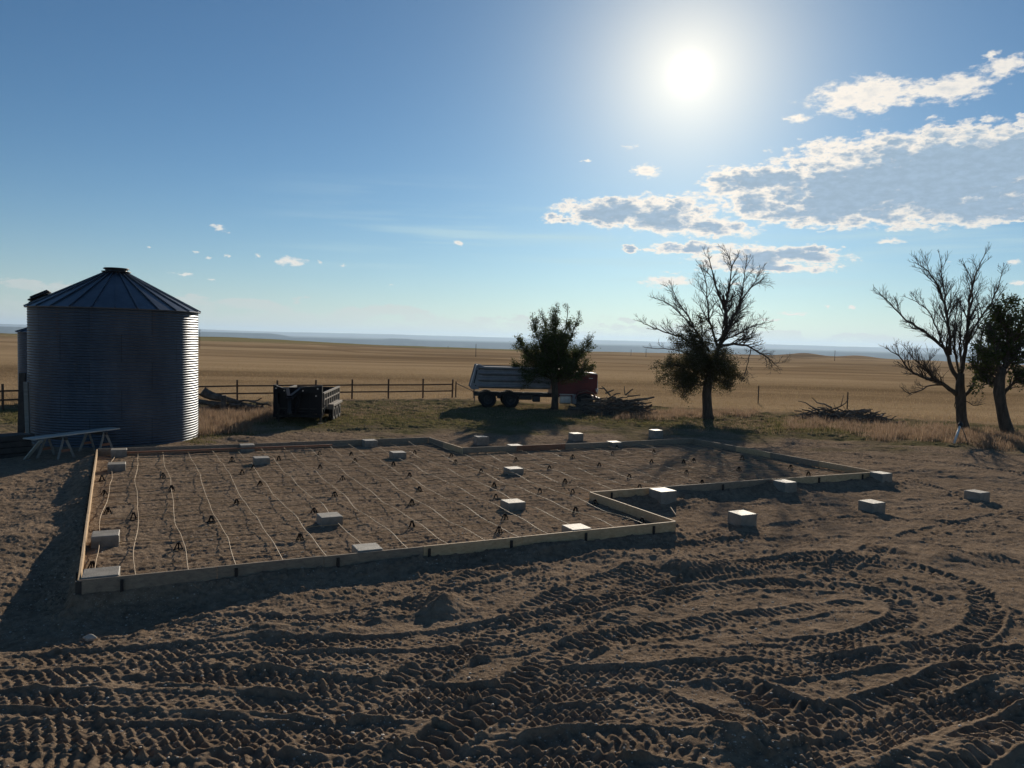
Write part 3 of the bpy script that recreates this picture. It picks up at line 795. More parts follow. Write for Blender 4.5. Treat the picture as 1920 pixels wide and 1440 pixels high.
# planks stood on end left of the bin
p = atd(41, 790, BC.y-1.8)
o = MB().box((0, 0, 1.35), (.26, .06, 2.75), Matrix.Rotation(R(2), 3, 'Y')).build('upright_plank', M_darklum, loc=(p.x, p.y, G0))
tag(o, 'taller dark plank standing on end at the left edge of the large bin', 'plank', 'planks standing on end by the bin')
p = atd(51, 800, BC.y-2.6)
o = MB().box((0, 0, 1.2), (.16, .08, 2.45), Matrix.Rotation(R(-1.5), 3, 'Y')).build('upright_plank', M_oldgray, loc=(p.x, p.y, G0))
tag(o, 'shorter grey plank standing on end against the large bin', 'plank', 'planks standing on end by the bin')

# ------------------------------------------------------------------ sawhorses, bench plank, loose boards
def sawhorse(p, rz, label, hgt=.82):
    t = empty('sawhorse', p, rz, label, 'sawhorse', 'sawhorses under the long plank')
    MB().box((0, 0, hgt-.05), (.09, 1.0, .10)).build('beam', M_darklum, t)
    for sy in (-1, 1):
        for sx in (-1, 1):
            MB().beam((sx*.03, sy*.40, hgt-.02), (sx*.36, sy*.47, 0), .035, .08).build('leg', M_oldgray, t)
        MB().box((0, sy*.44, .36), (.42, .02, .09)).build('brace', M_redboard, t)
    return t
S1 = at(105, 862, -.2); S2 = at(181, 850, -.2)
dS = (S2-S1); angS = math.atan2(dS.y, dS.x)
sawhorse(S1, angS, 'left sawhorse holding up the long grey plank by the bin')
sawhorse(S2, angS, 'right sawhorse holding up the long grey plank by the bin')
X = dS.normalized(); pz = -.2+.82
o = MB().beam(S1-X*1.05+Vector((0, 0, pz-S1.z+.03)), S2+X*.85+Vector((0, 0, pz-S2.z+.03)), .50, .045, .006).build('long_plank', M_plank)
tag(o, 'long wide grey plank laid across two sawhorses in front of the bin', 'plank')
a = at(47, 864, -.2); b = S1+X*-.28+Vector((0, -.45, .76))
o = MB().beam(a+Vector((0, 0, .03)), b, .14, .045, .004).build('leaning_board', M_plank)
tag(o, 'board leaning at a slant from the ground to the left sawhorse', 'board')
a = at(50, 866, -.2); b = at(92, 850, -.2)
o = MB().beam(a+Vector((0, 0, .03)), b+Vector((0, 0, .05)), .16, .04, .004).build('loose_board', M_oldgray)
tag(o, 'grey board lying on the dirt below the leaning board', 'board')
# low stack of dark timber at the left edge
p0 = at(-60, 872, -.2); p1 = at(70, 860, -.2)
t = empty('timber_stack', p0, math.atan2(p1.y-p0.y, p1.x-p0.x), 'low stack of dark timbers at the left edge beyond the leaning board', 'timber stack')
Lk = (p1-p0).length
for q in range(4):
    for r_ in range(3):
        MB().box((Lk/2+random.uniform(-.12, .12), .45+r_*.3, .10+q*.21), (Lk-random.uniform(0, .4), .26, .19), Matrix.Rotation(random.uniform(-.015, .015), 3, 'Z'), .01).build('timber', M_darklum, t)

# ------------------------------------------------------------------ concrete form
form = empty('slab_form', (0, 0, 0), 0, 'wooden board form staked out around the gravel pad', 'form')
def board_run(A, B, n, mats, h=.24, out=1, zj=.0):
    """boards end to end from A to B, thickness .04, inner face on the line"""
    d = (B-A); L = d.length; X = d.normalized(); Nn = Vector((X.y, -X.x, 0))*out
    cuts = [0]+sorted((i+random.uniform(-.15, .15))/n for i in range(1, n))+[1]
    for i in range(n):
        a = A+d*cuts[i]+Nn*(.021+random.uniform(-.004, .004)); b = A+d*cuts[i+1]-X*.006+Nn*(.021+random.uniform(-.006, .006))
        zz = -h/2+random.uniform(-.006, .004)
        m = mats[i % len(mats)]
        MB().beam(a+Vector((0, 0, zz)), b+Vector((0, 0, zz+random.uniform(-.004, .004))), .040, h, .003).build('board', m, form)
    k = int(L/1.9)
    for i in range(k+1):
        q = A+d*((i+.35)/(k+.7))+Nn*.066
        MB().box((q.x, q.y, -.06), (.05, .035, .52), Matrix.Rotation(math.atan2(X.y, X.x)+random.uniform(-.1, .1), 3, 'Z')).build('stake', M_stake, form)
board_run(FA-FU*.02, FH, 6, [M_pine2, M_pine2, M_pine2, M_pine, M_pine, M_pine], .26)
board_run(FH, FG, 2, [M_pine, M_pine], .24)
board_run(FG, FF, 5, [M_pine, M_pine2, M_pine2, M_pine], .24)
board_run(FF, FE, 4, [M_pine, M_pine2], .22)
board_run(FE, FD, 5, [M_pine2, M_pine2, M_pine2, M_redboard], .22)
board_run(FD, FC, 2, [M_pine, M_pine2], .24)
board_run(FC, FB, 4, [M_pine2, M_pine2, M_pine2], .26)
board_run(FB-FV*.02, FA, 3, [M_pine, M_pine, M_pine], .26)
MB().box((FA.x-FU.x*.02, FA.y-FU.y*.02, -.12), (.09, .09, .70), Matrix.Rotation(FANG, 3, 'Z')).build('corner_post', M_darklum, form)
for v_, z_ in ((.35, .05), (.75, .13)):     # ledger boards lying just inside the far board
    MB().beam(FB+FU*.7-FV*v_*.6+Vector((0, 0, z_-.22)), FB+FU*(9.5-v_*2)-FV*v_*.6+Vector((0, 0, z_-.22)), .05, .05).build('ledger', M_redboard if v_ > .5 else M_pine2, form)

# ------------------------------------------------------------------ concrete blocks
VL = (FB-FA).dot(FV)
def footing(px, py, label, s=.60, top=FT, hgt=.5, dz=0, name='concrete_block', rot=0):
    p = at(px, py, top); q = p-FA; u, v = q.dot(FU), q.dot(FV)
    if px in (187, 690, 1081): v = s/2+.012
    if px in (187, 191, 201, 204): u = s/2+.02
    if px == 204: v = VL-s/2-.05
    if px in (463, 698):        # snug against the far board
        t_ = (FC-FB).normalized(); fb = FB+t_*((p-FB).dot(t_)); off = Vector((t_.y, -t_.x, 0))
        if off.dot(FV) > 0: off = -off
        u, v = (fb+off*(s/2+.02)-FA).dot(FU), (fb+off*(s/2+.02)-FA).dot(FV)
    p = uv(u, v, top)
    mb = MB().box((0, 0, -hgt/2), (s, s, hgt), None, .012)
    o = mb.build(name, M_conc, loc=(p.x, p.y, top)); o.rotation_euler = (random.uniform(-.008, .008), random.uniform(-.008, .008), FANG+rot+random.uniform(-.03, .03))
    tag(o, label, 'concrete block', 'square concrete footing blocks'); return o
BL = [
 (204,848,'block set in the far left corner of the form'),
 (201,869,'second block from the far left corner along the left board'),
 (191,1000,'block against the left board just short of the near corner'),
 (187,1077,'block filling the near left corner of the form'),
 (463,833,'block on the far board straight right of the large bin'),
 (490,857,'block inside the form just in front of the far board'),
 (698,827,'block on the far board next to the step in the outline'),
 (746,847,'block standing inside the form near the step in the far board'),
 (902,818,'tall block outside the form just right of the step'),
 (965,834,'flush block peeping over the far board right of the tall block'),
 (1080,812,'block outside the far board below the leafy tree'),
 (1152,828,'flush bright block behind the far board between two tall blocks'),
 (1230,806,'block outside the far board left of the half dead tree'),
 (963,877,'middle block of the pad, farther of the pair in line'),
 (962,939,'middle block of the pad, nearer of the pair in line'),
 (618,965,'block alone in the near left part of the pad'),
 (690,1026,'rough flush block at the middle of the near board'),
 (1081,987,'rough flush block at the right part of the near board'),
 (1243,918,'big bright block built into the notch of the form'),
 (1472,902,'block set in the right hand board of the form'),
 (1652,886,'block at the far right corner of the form'),
 (1392,961,'tall block on the dirt right of the notch'),
 (1635,940,'block alone on the dirt below the far right corner'),
 (1832,921,'rightmost block alone on the rutted dirt'),
]
BLP = []
for i, (px, py, lb) in enumerate(BL):
    footing(px, py, 'square grey concrete '+lb, top=(.15 if i > 21 else FT)+(.02 if i in (0, 3, 18, 19, 20, 4, 6, 16, 17) else .0)-(.03 if 12 < i < 16 else 0), s=.56 if i in (18, 3) else .50)
    BLP.append((at(px, py, FT), lb))
p = at(1495, 915, 0)
p = at(168, 1176, -.1)
mb = MB(); 
def rock(mb, c, s, seed, n=2):
    bm_v, bm_f = ico(n)
    rs = np.random.default_rng(seed); ph = rs.uniform(0, 9, 3)
    vs = []
    for v in bm_v:
        k = 1+.18*math.sin(3*v[0]+ph[0])+.14*math.sin(4*v[1]+ph[1])+.1*math.sin(5*v[2]+ph[2])
        vs.append((c[0]+v[0]*s[0]*k, c[1]+v[1]*s[1]*k, c[2]+v[2]*s[2]*k))
    mb.add(vs, bm_f)
def ico(n):
    import bmesh
    b = bmesh.new(); bmesh.ops.create_icosphere(b, subdivisions=n, radius=1)
    v = [tuple(x.co) for x in b.verts]; f = [tuple(x.index for x in y.verts) for y in b.faces]; b.free(); return v, f
rock(mb, (0, 0, 0), (.10, .055, .05), 3, 3)
o = mb.build('stone', M_stone, None, True, loc=(p.x, p.y, gz(p.x, p.y)+.05)); tag(o, 'pale smooth stone on the dirt below the near left corner of the form', 'stone')
for k, (px, py, sz, lb) in enumerate([(1390,1018,.06,'small pale stone at the foot of the tall block right of the notch'),(876,1025 if False else 1272,.03,'')][:1]):
    p = at(px, py); mb = MB(); rock(mb, (0, 0, 0), (sz, sz*.7, sz*.6), 5+k, 2)
    o = mb.build('stone', M_stone, None, True, loc=(p.x, p.y, G0+.05)); tag(o, lb, 'stone')
a = at(1257, 957, 0); b = at(1267, 967, -.02)
o = MB().tube([a+Vector((0, 0, .08)), b+Vector((0, 0, .02))], .016, 6).build('loose_stick', M_pine); tag(o, 'short pale stick lying in the notch beside the form', 'stick')

# ------------------------------------------------------------------ rods in the pad
def inside_uv(u, v):
    p = uv(u, v); return poly_sd(np.array([p.x]), np.array([p.y]), POLY)[0] < -.03
def rod_path(fixed, axis, lo, hi, seed, amp, z):
    rs = random.Random(seed); n = max(6, int((hi-lo)/.32)); ph = [rs.uniform(0, 6.28) for _ in range(5)]; pts = []
    for i in range(n+1):
        s = lo+(hi-lo)*i/n
        w = amp*(.7*math.sin(s*.75+ph[0])+.32*math.sin(s*1.6+ph[1])+.06*math.sin(s*4+ph[2]))
        zz = z+.028*math.sin(s*1.7+ph[3])+.018*math.sin(s*3.1+ph[4])
        pts.append(uv(fixed+w, s, zz) if axis == 'v' else uv(s, fixed+w, zz))
    return pts
def clip_runs(fixed, axis, lo, hi):
    runs = []; cur = None; n = 120
    for i in range(n+1):
        s = lo+(hi-lo)*i/n
        ok = inside_uv(fixed, s) if axis == 'v' else inside_uv(s, fixed)
        if ok: cur = (cur[0], s) if cur else (s, s)
        elif cur: runs.append(cur); cur = None
    if cur: runs.append(cur)
    return runs
spacing = .76
us = [.15]+[.83+.83*i for i in range(29)]
nA = 0
for i, u in enumerate(us):
    for lo, hi in clip_runs(u, 'v', .0, 16.5):
        if hi-lo < 1: continue
        pts = rod_path(u, 'v', lo+.06, hi-.22, 100+i, .055 if u < 8 else .035, .115)
        o = MB().tube(pts, .0082, 5).build('reinforcing_rod', M_rod, None, True)
        tag(o, 'tan wavy reinforcing rod across the pad, %s counted from the left board' % ORD[nA], 'rod', 'reinforcing rods lying across the pad'); nA += 1
nB = 0
for i in range(21):
    v = .45+.83*i
    for lo, hi in clip_runs(v, 'u', -.5, 25):
        if hi-lo < 1: continue
        pts = rod_path(v, 'u', lo+.15, hi-.12, 300+i, .03, .05)
        o = MB().tube(pts, .0082, 5).build('reinforcing_rod', M_rod, None, True)
        tag(o, 'thin reinforcing rod running lengthwise, %s counted from the near board' % ORD[nB], 'rod', 'reinforcing rods lying lengthwise'); nB += 1

# rebar chairs: little black plastic A shaped stands
def chair_mesh():
    mb = MB()
    for k in range(4):
        a = math.pi/4+k*math.pi/2; c, s = math.cos(a), math.sin(a)
        mb.tube([(c*.075, s*.075, 0), (c*.06, s*.06, .05), (c*.025, s*.025, .13), (c*.02, s*.02, .16)], [.014, .012, .012, .010], 5)
    mb.lathe([(.075, 0), (.10, .0), (.10, .016), (.075, .016), (.075, 0)], 14)
    mb.lathe([(.001, .125), (.035, .125), (.038, .145), (.028, .15), (.001, .145)], 10)
    return mb
cp = []
def addp(lst, ox, oy, k): cp.extend((ox+x/k, oy+y/k) for x, y in lst)
addp([(265,335),(277,415),(297,515),(437,545),(645,390),(213,815),(598,320),(683,710),(862,560),(1000,465),(1345,660),(1030,300),(1128,362),(1422,512),(1090,273),(1230,225),(1453,192),(1455,270),(1535,425),(1578,332),(1625,200),(1645,235),(1855,255),(975,230)], 100, 780, 2.909)
addp([(372,315),(425,392),(385,467),(385,592),(400,190),(623,243),(600,205),(762,295),(833,372),(843,433),(893,545),(860,622),(953,228),(1135,275),(1220,347),(1083,405),(1262,405),(1277,508),(1262,212),(1407,258),(1480,193),(1570,323),(1627,378),(1640,565),(1383,465),(1704,183),(1692,240),(1867,242),(1882,298),(1503,160)], 640, 780, 2.909)
addp([(712,172),(698,220),(920,212),(996,242),(987,190),(540,278),(505,182)], 1080, 780, 2.286)
rowd = []
for px, py in cp:
    p = at(px, py+6, .02); d = p-Vector((FA.x, FA.y, 0)); rowd.append((d.dot(FV), d.dot(FU), p))
rowd.sort(key=lambda q: q[0])
rows_ = []
for q in rowd:
    if rows_ and q[0]-rows_[-1][0][0] < 1.25: rows_[-1].append(q)
    else: rows_.append([q])
proto = None
for ri, row in enumerate(rows_):
    row.sort(key=lambda q: q[1])
    for ci, (_, _, p) in enumerate(row):
        if proto is None:
            proto = chair_mesh().build('rebar_chair', M_chair, None, False); o = proto
        else:
            o = proto.copy(); COL.objects.link(o)
        o.location = (p.x, p.y, .005); o.rotation_euler = (0, 0, random.uniform(0, 6.28)); o.scale = (1.1, 1.1, random.uniform(.95, 1.15))
        rn_ = 'the row nearest the near board' if ri == 0 else 'the %s row from the near board' % ORD[ri]
        tag(o, 'black rebar chair, %s from the left in %s' % (ORD[ci], rn_), 'rebar chair', 'black rebar chairs on the pad')

# ------------------------------------------------------------------ wooden fence
def fence_part():
    t = empty('wooden_fence', (0, 0, 0), 0, 'brown wooden two rail post fence along the stubble field', 'fence')
    def hit(px, A, B):
        d = ray(px, 740); k = d[0]/d[1]      # x = k*y
        s = (k*A[1]-A[0])/((B[0]-A[0])-k*(B[1]-A[1]))
        return Vector((A[0]+s*(B[0]-A[0]), A[1]+s*(B[1]-A[1]), G0))
    A = at(445, 752); B = at(793, 746.5); A0 = at(5, 768)
    P = [hit(px, A0, A) for px in (-110, 5, 110, 215, 320)]+[hit(px, A, B) for px in (445, 520, 592, 660, 728, 793, 848)]
    for i, p in enumerate(P):
        h = 1.42+random.uniform(-.05, .05)
        MB().tube([(p.x, p.y, G0-.1), (p.x+random.uniform(-.02, .02), p.y, G0+h)], .062, 8).build('post', M_post, t)
    q = hit(852.5, A, B); MB().tube([(q.x+.08, q.y, G0-.1), (q.x+.08, q.y, G0+1.25)], .05, 8).build('post', M_post, t)
    e = hit(890, A, B); MB().tube([(e.x, e.y-1.0, G0-.1), (e.x, e.y-1.0, G0+.72)], .07, 8).build('post', M_pine2, t)
    MB().tube([(q.x+.1, q.y, G0+1.1), (e.x, e.y-1.0, G0+.52)], .035, 6).build('brace_rail', M_pine2, t)
    for i in range(len(P)-1):
        for z in (.52, 1.02):
            MB().beam(P[i]+Vector((0, -.07, z+random.uniform(-.015, .015))), P[i+1]+Vector((0, -.07, z+random.uniform(-.015, .015))), .045, .10, .005).build('rail', M_post, t)
fence_part()
for px, pb, pt, lb in ((1421, 757, 723, 'thin dark steel post left of the right brush pile'), (1588, 768, 735, 'thin dark steel post standing in the right brush pile')):
    p = at(px, pb); z = atd(px, pt, p.y).z
    t = MB().box((0, 0, (z-G0)/2), (.05, .05, z-G0), None, .0)
    t.box((.03, 0, (z-G0)/2), (.05, .012, z-G0-.05))
    for k in range(6): t.box((-.03, 0, .3+k*.14), (.02, .03, .03))
    o = t.build('steel_post', M_stake, loc=(p.x, p.y, G0)); tag(o, lb, 'fence post', 'steel fence posts')

# ------------------------------------------------------------------ utility poles far off
def far_pole(px, pb, pt, r, lb, arm=True):
    d = ray(px, pb); x, y = d[0]/np.hypot(d[0], d[1])*r, d[1]/np.hypot(d[0], d[1])*r
    zb = gz(x, y); zt = atd(px, pt, y).z
    t = empty('utility_pole', (x, y, zb), 0, lb, 'utility pole', 'utility poles across the field')
    H = zt-zb; w = max(.14, r*.00035)
    MB().tube([(0, 0, -1), (0, 0, H)], [w, w*.7], 8).build('pole', M_pole, t)
    if arm: MB().box((0, 0, H-.5), (.12, 2.2, .14), None).build('cross_arm', M_pole, t)
far_pole(892, 671, 645, 330, 'nearest utility pole, above the tail of the dump truck')
far_pole(1183, 669, 655, 620, 'left one of the two poles between the trees')
far_pole(1211, 671, 654, 520, 'right one of the two poles left of the half dead tree')
far_pole(1565, 672, 657, 620, 'utility pole between the two rocky knobs')
far_pole(840, 657, 649, 900, 'tiny pole on the far pasture left of the dump truck')
far_pole(374.5, 652, 617, 330, 'pole close beside the right edge of the large grain bin')

# ================================================================== TREES
class Tree:
    def __init__(s, Y, seed):
        s.Y = Y; s.mb = MB(); s.tw = MB(); s.rs = random.Random(seed); s.tips = []; s.segs = []
    def w(s, px, py, dy=0.): return atd(px, py, s.Y+dy)
    def limb(s, pts, r0, r1, kids=8, klen=1.2, lvl=1, trop=.3, spread=.9, t0=.25, depth=3, n=8):
        """pts world points; resample smooth, jitter, spawn children"""
        rs = s.rs; P = [Vector(p) for p in pts]
        PP = [P[0]*2-P[1]]+P+[P[-1]*2-P[-2]]; Q = []
        for i in range(1, len(PP)-2):
            a, b, c, d = PP[i-1:i+3]; m = max(3, int((c-b).length/.30))
            for k in range(m):
                t = k/m; Q.append(.5*((2*b)+(c-a)*t+(2*a-5*b+4*c-d)*t*t+(3*b-a-3*c+d)*t**3))
        Q.append(P[-1])
        for i in range(1, len(Q)-1): Q[i] = Q[i]+Vector((rs.uniform(-1, 1), rs.uniform(-1, 1), rs.uniform(-1, 1)))*.035
        m = len(Q)-1
        rad = [r0+(r1-r0)*(i/m)**.8 for i in range(m+1)]
        s.mb.tube(Q, rad, n)
        for i in range(m): s.segs.append((Q[i], Q[i+1], rad[i]))
        for k in range(kids):
            t = t0+(1-t0)*(k+rs.random())/kids
            i = min(m-1, int(t*m)); p = Q[i]; d = (Q[i+1]-Q[i]).normalized()
            s.grow(p, s.side(d, spread, trop), klen*1.25*(1.15-.6*t)*rs.uniform(.6, 1.25), min(rad[i]*.62, .05), depth, trop)
        s.grow(Q[-1], (Q[-1]-Q[-2]).normalized(), klen*.4, r1, depth, trop)
    def side(s, d, spread, trop):
        rs = s.rs; a = d.orthogonal().normalized(); b = d.cross(a); th = rs.uniform(0, 6.283)
        q = d*math.cos(spread*rs.uniform(.6, 1.1))+(a*math.cos(th)+b*math.sin(th))*math.sin(spread*rs.uniform(.6, 1.1))
        q.z += trop*rs.uniform(.3, 1.0)
        return q.normalized()
    def grow(s, p, d, L, r, lvl, trop):
        if lvl <= 0 or L < .12: return
        rs = s.rs; n = max(3, int(L/.20)); st = L/n; pts = [p]; q = p.copy(); dd = d.copy()
        for i in range(n):
            dd = (dd+Vector((rs.gauss(0, .13), rs.gauss(0, .13), rs.gauss(0, .13)+trop*.07))).normalized()
            q = q+dd*st; pts.append(q.copy())
        r = max(r, .0085); re = max(.006, r*.4)
        rad = [r+(re-r)*i/n for i in range(n+1)]
        (s.mb if r > .02 else s.tw).tube(pts, rad, 5 if r > .02 else 3, False)
        for i in range(n): s.segs.append((pts[i], pts[i+1], rad[i]))
        k = max(2, int(L/.17)) if lvl > 1 else 0
        for j in range(k):
            t = .15+.85*(j+rs.random())/k; i = min(n-1, int(t*n)); d2 = (pts[i+1]-pts[i]).normalized()
            s.grow(pts[i], s.side(d2, .75, trop), L*(.85-.35*t)*rs.uniform(.6, 1.15), rad[i]*.62, lvl-1, trop)
    def finish(s, t, bark, twm):
        o = s.mb.build('trunk', bark, t, True)
        if s.tw.v: s.tw.build('twigs', twm, t)
        return o
def leaf_mesh(name, C, m, parent, size, rs, aspect=.5):
    n = len(C)
    a = rs.normal(size=(n, 3)); a /= np.linalg.norm(a, axis=1)[:, None]
    b = np.cross(a, rs.normal(size=(n, 3))); b /= np.linalg.norm(b, axis=1)[:, None]
    s = (size*rs.uniform(.6, 1.35, n))[:, None]; a = a*s*.5; b = b*s*.5*aspect
    V = np.stack([C-a, C-a*.1+b, C+a, C-a*.1-b], 1).reshape(-1, 3)
    F = np.arange(4*n).reshape(-1, 4)
    o = np_mesh(name, V, F, m); o.parent = parent; return o
def fill(T, px, py, rx, ry, dy, n, rs):
    '''leaves of the countless tiny shoots inside a foliage mass, thinned into clumps'''
    c = T.w(px, py); k = T.Y/FPX; u = rs.normal(size=(n, 3)); u /= np.linalg.norm(u, axis=1)[:, None]; u *= (rs.random(n)**.5)[:, None]
    P = np.stack([c.x+u[:, 0]*rx*k, c.y+u[:, 1]*dy, c.z+u[:, 2]*ry*k], 1)
    nz = vnoise(P[:, 0]/.32+P[:, 1]*1.3, P[:, 2]/.32-P[:, 1]*.7, 900)
    return P[nz > rs.uniform(-.35, .25, n)+.25*(np.linalg.norm(u, axis=1)-.5)]
def leaves_on(tree, keep, per, jit, rs):
    S = [sg for sg in tree.segs if sg[2] < .035 and keep((sg[0]+sg[1])/2)]
    out = []
    for a, b, r in S:
        L = (b-a).length; k = rs.poisson(per*L)
        for _ in range(k):
            p = a.lerp(b, rs.random()); out.append((p.x+rs.normal(0, jit), p.y+rs.normal(0, jit), p.z+rs.normal(0, jit)))
    print('leaves', len(out), 'segs', len(S))
    return np.array(out)

# --- leafy tree in front of the truck
def tree_leafy():
    b = at(1040, 768); T = Tree(b.y, 11)
    t = empty('leafy_tree', (0, 0, 0), 0, 'dense small leafed tree in front of the dump truck', 'tree')
    w = T.w
    T.mb.tube([w(1039, 771), w(1040, 762), w(1041, 745), w(1040, 725), w(1038, 708), w(1038, 695)], [.30, .25, .225, .21, .22, .2], 12)
    for i, (pts, k, dy) in enumerate([
        ([(1038,712),(1010,700),(985,697),(972,700)], 9, .3), ([(1040,718),(1065,705),(1090,698),(1104,690)], 9, -.4), ([(1038,705),(1008,680),(985,662),(978,645)], 10, -.8),
        ([(1042,705),(1070,680),(1090,662),(1103,648)], 10, .8), ([(1038,700),(1020,660),(1005,625),(999,598)], 11, .5), ([(1040,700),(1060,655),(1075,620),(1085,595)], 10, -.5),
        ([(1040,700),(1042,650),(1042,605),(1043,578)], 12, .1), ([(1040,700),(1030,650),(1022,610),(1018,592)], 11, 1.0), ([(1040,700),(1055,650),(1062,610),(1064,580)], 6, 1.1),
        ([(1040,712),(1025,695),(1005,705),(990,718)], 9, -1.3), ([(1040,712),(1060,700),(1080,708),(1090,705)], 7, -1.2), ([(1039,708),(1020,690),(1000,675),(988,668)], 9, 1.6),
        ([(1041,708),(1060,690),(1078,678),(1092,668)], 9, 1.7), ([(1040,705),(1045,680),(1050,650),(1052,630)], 10, -1.6), ([(1040,705),(1030,675),(1020,648),(1012,632)], 10, -1.5), ([(1040,705),(1042,690),(1040,670),(1038,650)], 10, 2.0)]):
        m = len(pts); T.limb([w(x, y, dy*j/(m-1)) for j, (x, y) in enumerate(pts)], .085, .02, k, .95, trop=.55, spread=.85, t0=.15, depth=3, n=6)
    T.finish(t, M_bark, M_twig)
    rs = np.random.default_rng(3)
    C = leaves_on(T, lambda p: p.z < 6.2+rs.normal()*.6, 36, .10, rs)
    C = np.concatenate([C, fill(T, 1040, 668, 50, 44, 1.5, 7000, rs), fill(T, 1040, 700, 62, 22, 1.7, 4000, rs), fill(T, 1038, 628, 36, 34, 1.0, 3500, rs), fill(T, 1043, 598, 10, 28, .5, 700, rs)])
    leaf_mesh('crown', C, M_leaf, t, .12, rs, .38)
tree_leafy()
# --- half dead tree
def tree_half():
    b = at(1327, 785); T = Tree(b.y, 23)
    t = empty('half_dead_tree', (0, 0, 0), 0, 'half dead tree with bare upper branches over a leafy lower mass', 'tree')
    w = T.w
    T.mb.tube([w(1328, 788), w(1327, 778), w(1326, 760), w(1325, 738), w(1328, 715), w(1334, 690), w(1340, 668)], [.42, .32, .29, .28, .26, .24, .20], 12)
    for pts, r0, k, L, dy in [
        ([(1338,675),(1352,640),(1362,610),(1358,578),(1345,545),(1335,505),(1328,478)], .17, 9, 1.1, .4),
        ([(1358,612),(1362,570),(1368,530),(1371,500),(1362,470)], .10, 8, 1.0, -.3), ([(1370,502),(1382,485),(1384,475)], .035, 3, .5, -.3),
        ([(1352,640),(1372,600),(1388,565),(1394,530),(1399,490)], .10, 8, 1.1, .8), ([(1388,565),(1408,540),(1420,522),(1424,510)], .05, 6, .9, .5),
        ([(1345,650),(1330,600),(1326,560),(1322,520),(1310,495)], .09, 8, 1.0, .9),
        ([(1352,648),(1375,645),(1400,648),(1420,658),(1440,672),(1458,688)], .10, 9, 1.1, -.5), ([(1408,650),(1405,670),(1398,695),(1392,712)], .035, 4, .8, -.8),
        ([(1332,672),(1305,650),(1275,632),(1245,622),(1215,610),(1197,602)], .09, 8, .9, .5), ([(1330,660),(1300,615),(1278,590),(1255,570),(1225,558)], .08, 8, 1.0, -.6),
        ([(1300,612),(1285,585),(1268,560),(1258,535)], .05, 6, .9, .6), ([(1340,640),(1375,630),(1410,612),(1440,605)], .06, 9, 1.0, 1.2),
        ([(1345,640),(1368,612),(1382,590),(1400,575)], .06, 9, 1.0, -1.3), ([(1328,690),(1290,665),(1255,655),(1212,652)], .05, 6, .7, -1.0)]:
        m = len(pts); T.limb([w(x, y, dy*j/(m-1)) for j, (x, y) in enumerate(pts)], r0, .016, int(k*1.6), L*1.05, trop=.35, spread=.75, t0=.15, depth=3, n=7)
    # leafy low mass, many short shoots
    leafy = []
    n0 = len(T.segs)
    for pts, k, dy in [([(1328,715),(1300,705),(1270,705),(1240,700)], 12, .4), ([(1328,710),(1295,690),(1262,685),(1235,680)], 12, -.7), ([(1328,705),(1310,670),(1298,640),(1292,612)], 13, .6),
        ([(1330,700),(1305,660),(1285,645),(1270,630)], 12, -.6), ([(1330,700),(1320,650),(1315,620),(1318,600)], 11, -.9), ([(1330,712),(1350,700),(1368,695),(1380,700)], 10, .6), ([(1328,718),(1345,712),(1358,718),(1366,725)], 9, -.6),
        ([(1325,722),(1300,722),(1280,725),(1258,718)], 11, -1.1), ([(1325,722),(1310,715),(1290,715),(1275,710)], 11, 1.3), ([(1330,700),(1340,680),(1350,665),(1365,660)], 9, 1.2), ([(1330,702),(1320,690),(1300,680),(1285,670)], 12, 1.6), ([(1330,702),(1322,685),(1310,672),(1300,665)], 12, -1.7), ([(1330,705),(1345,690),(1355,680),(1362,690)], 10, -1.5)]:
        m = len(pts); T.limb([w(x, y, dy*j/(m-1)) for j, (x, y) in enumerate(pts)], .05, .016, k, .85, trop=.15, spread=1.0, t0=.1, depth=3, n=5)
    low = T.segs[n0:]; alls = T.segs
    T.segs = low; rs = np.random.default_rng(5)
    C = leaves_on(T, lambda p: True, 38, .11, rs)
    T.segs = alls
    T.finish(t, M_bark, M_twig)
    C = np.concatenate([C, fill(T, 1308, 680, 58, 58, 1.8, 13000, rs), fill(T, 1272, 704, 44, 34, 1.4, 6000, rs), fill(T, 1350, 702, 34, 38, 1.4, 4500, rs), fill(T, 1304, 628, 24, 34, .9, 3000, rs)])
    leaf_mesh('crown', C, M_leaf2, t, .10, rs, .4)
tree_half()
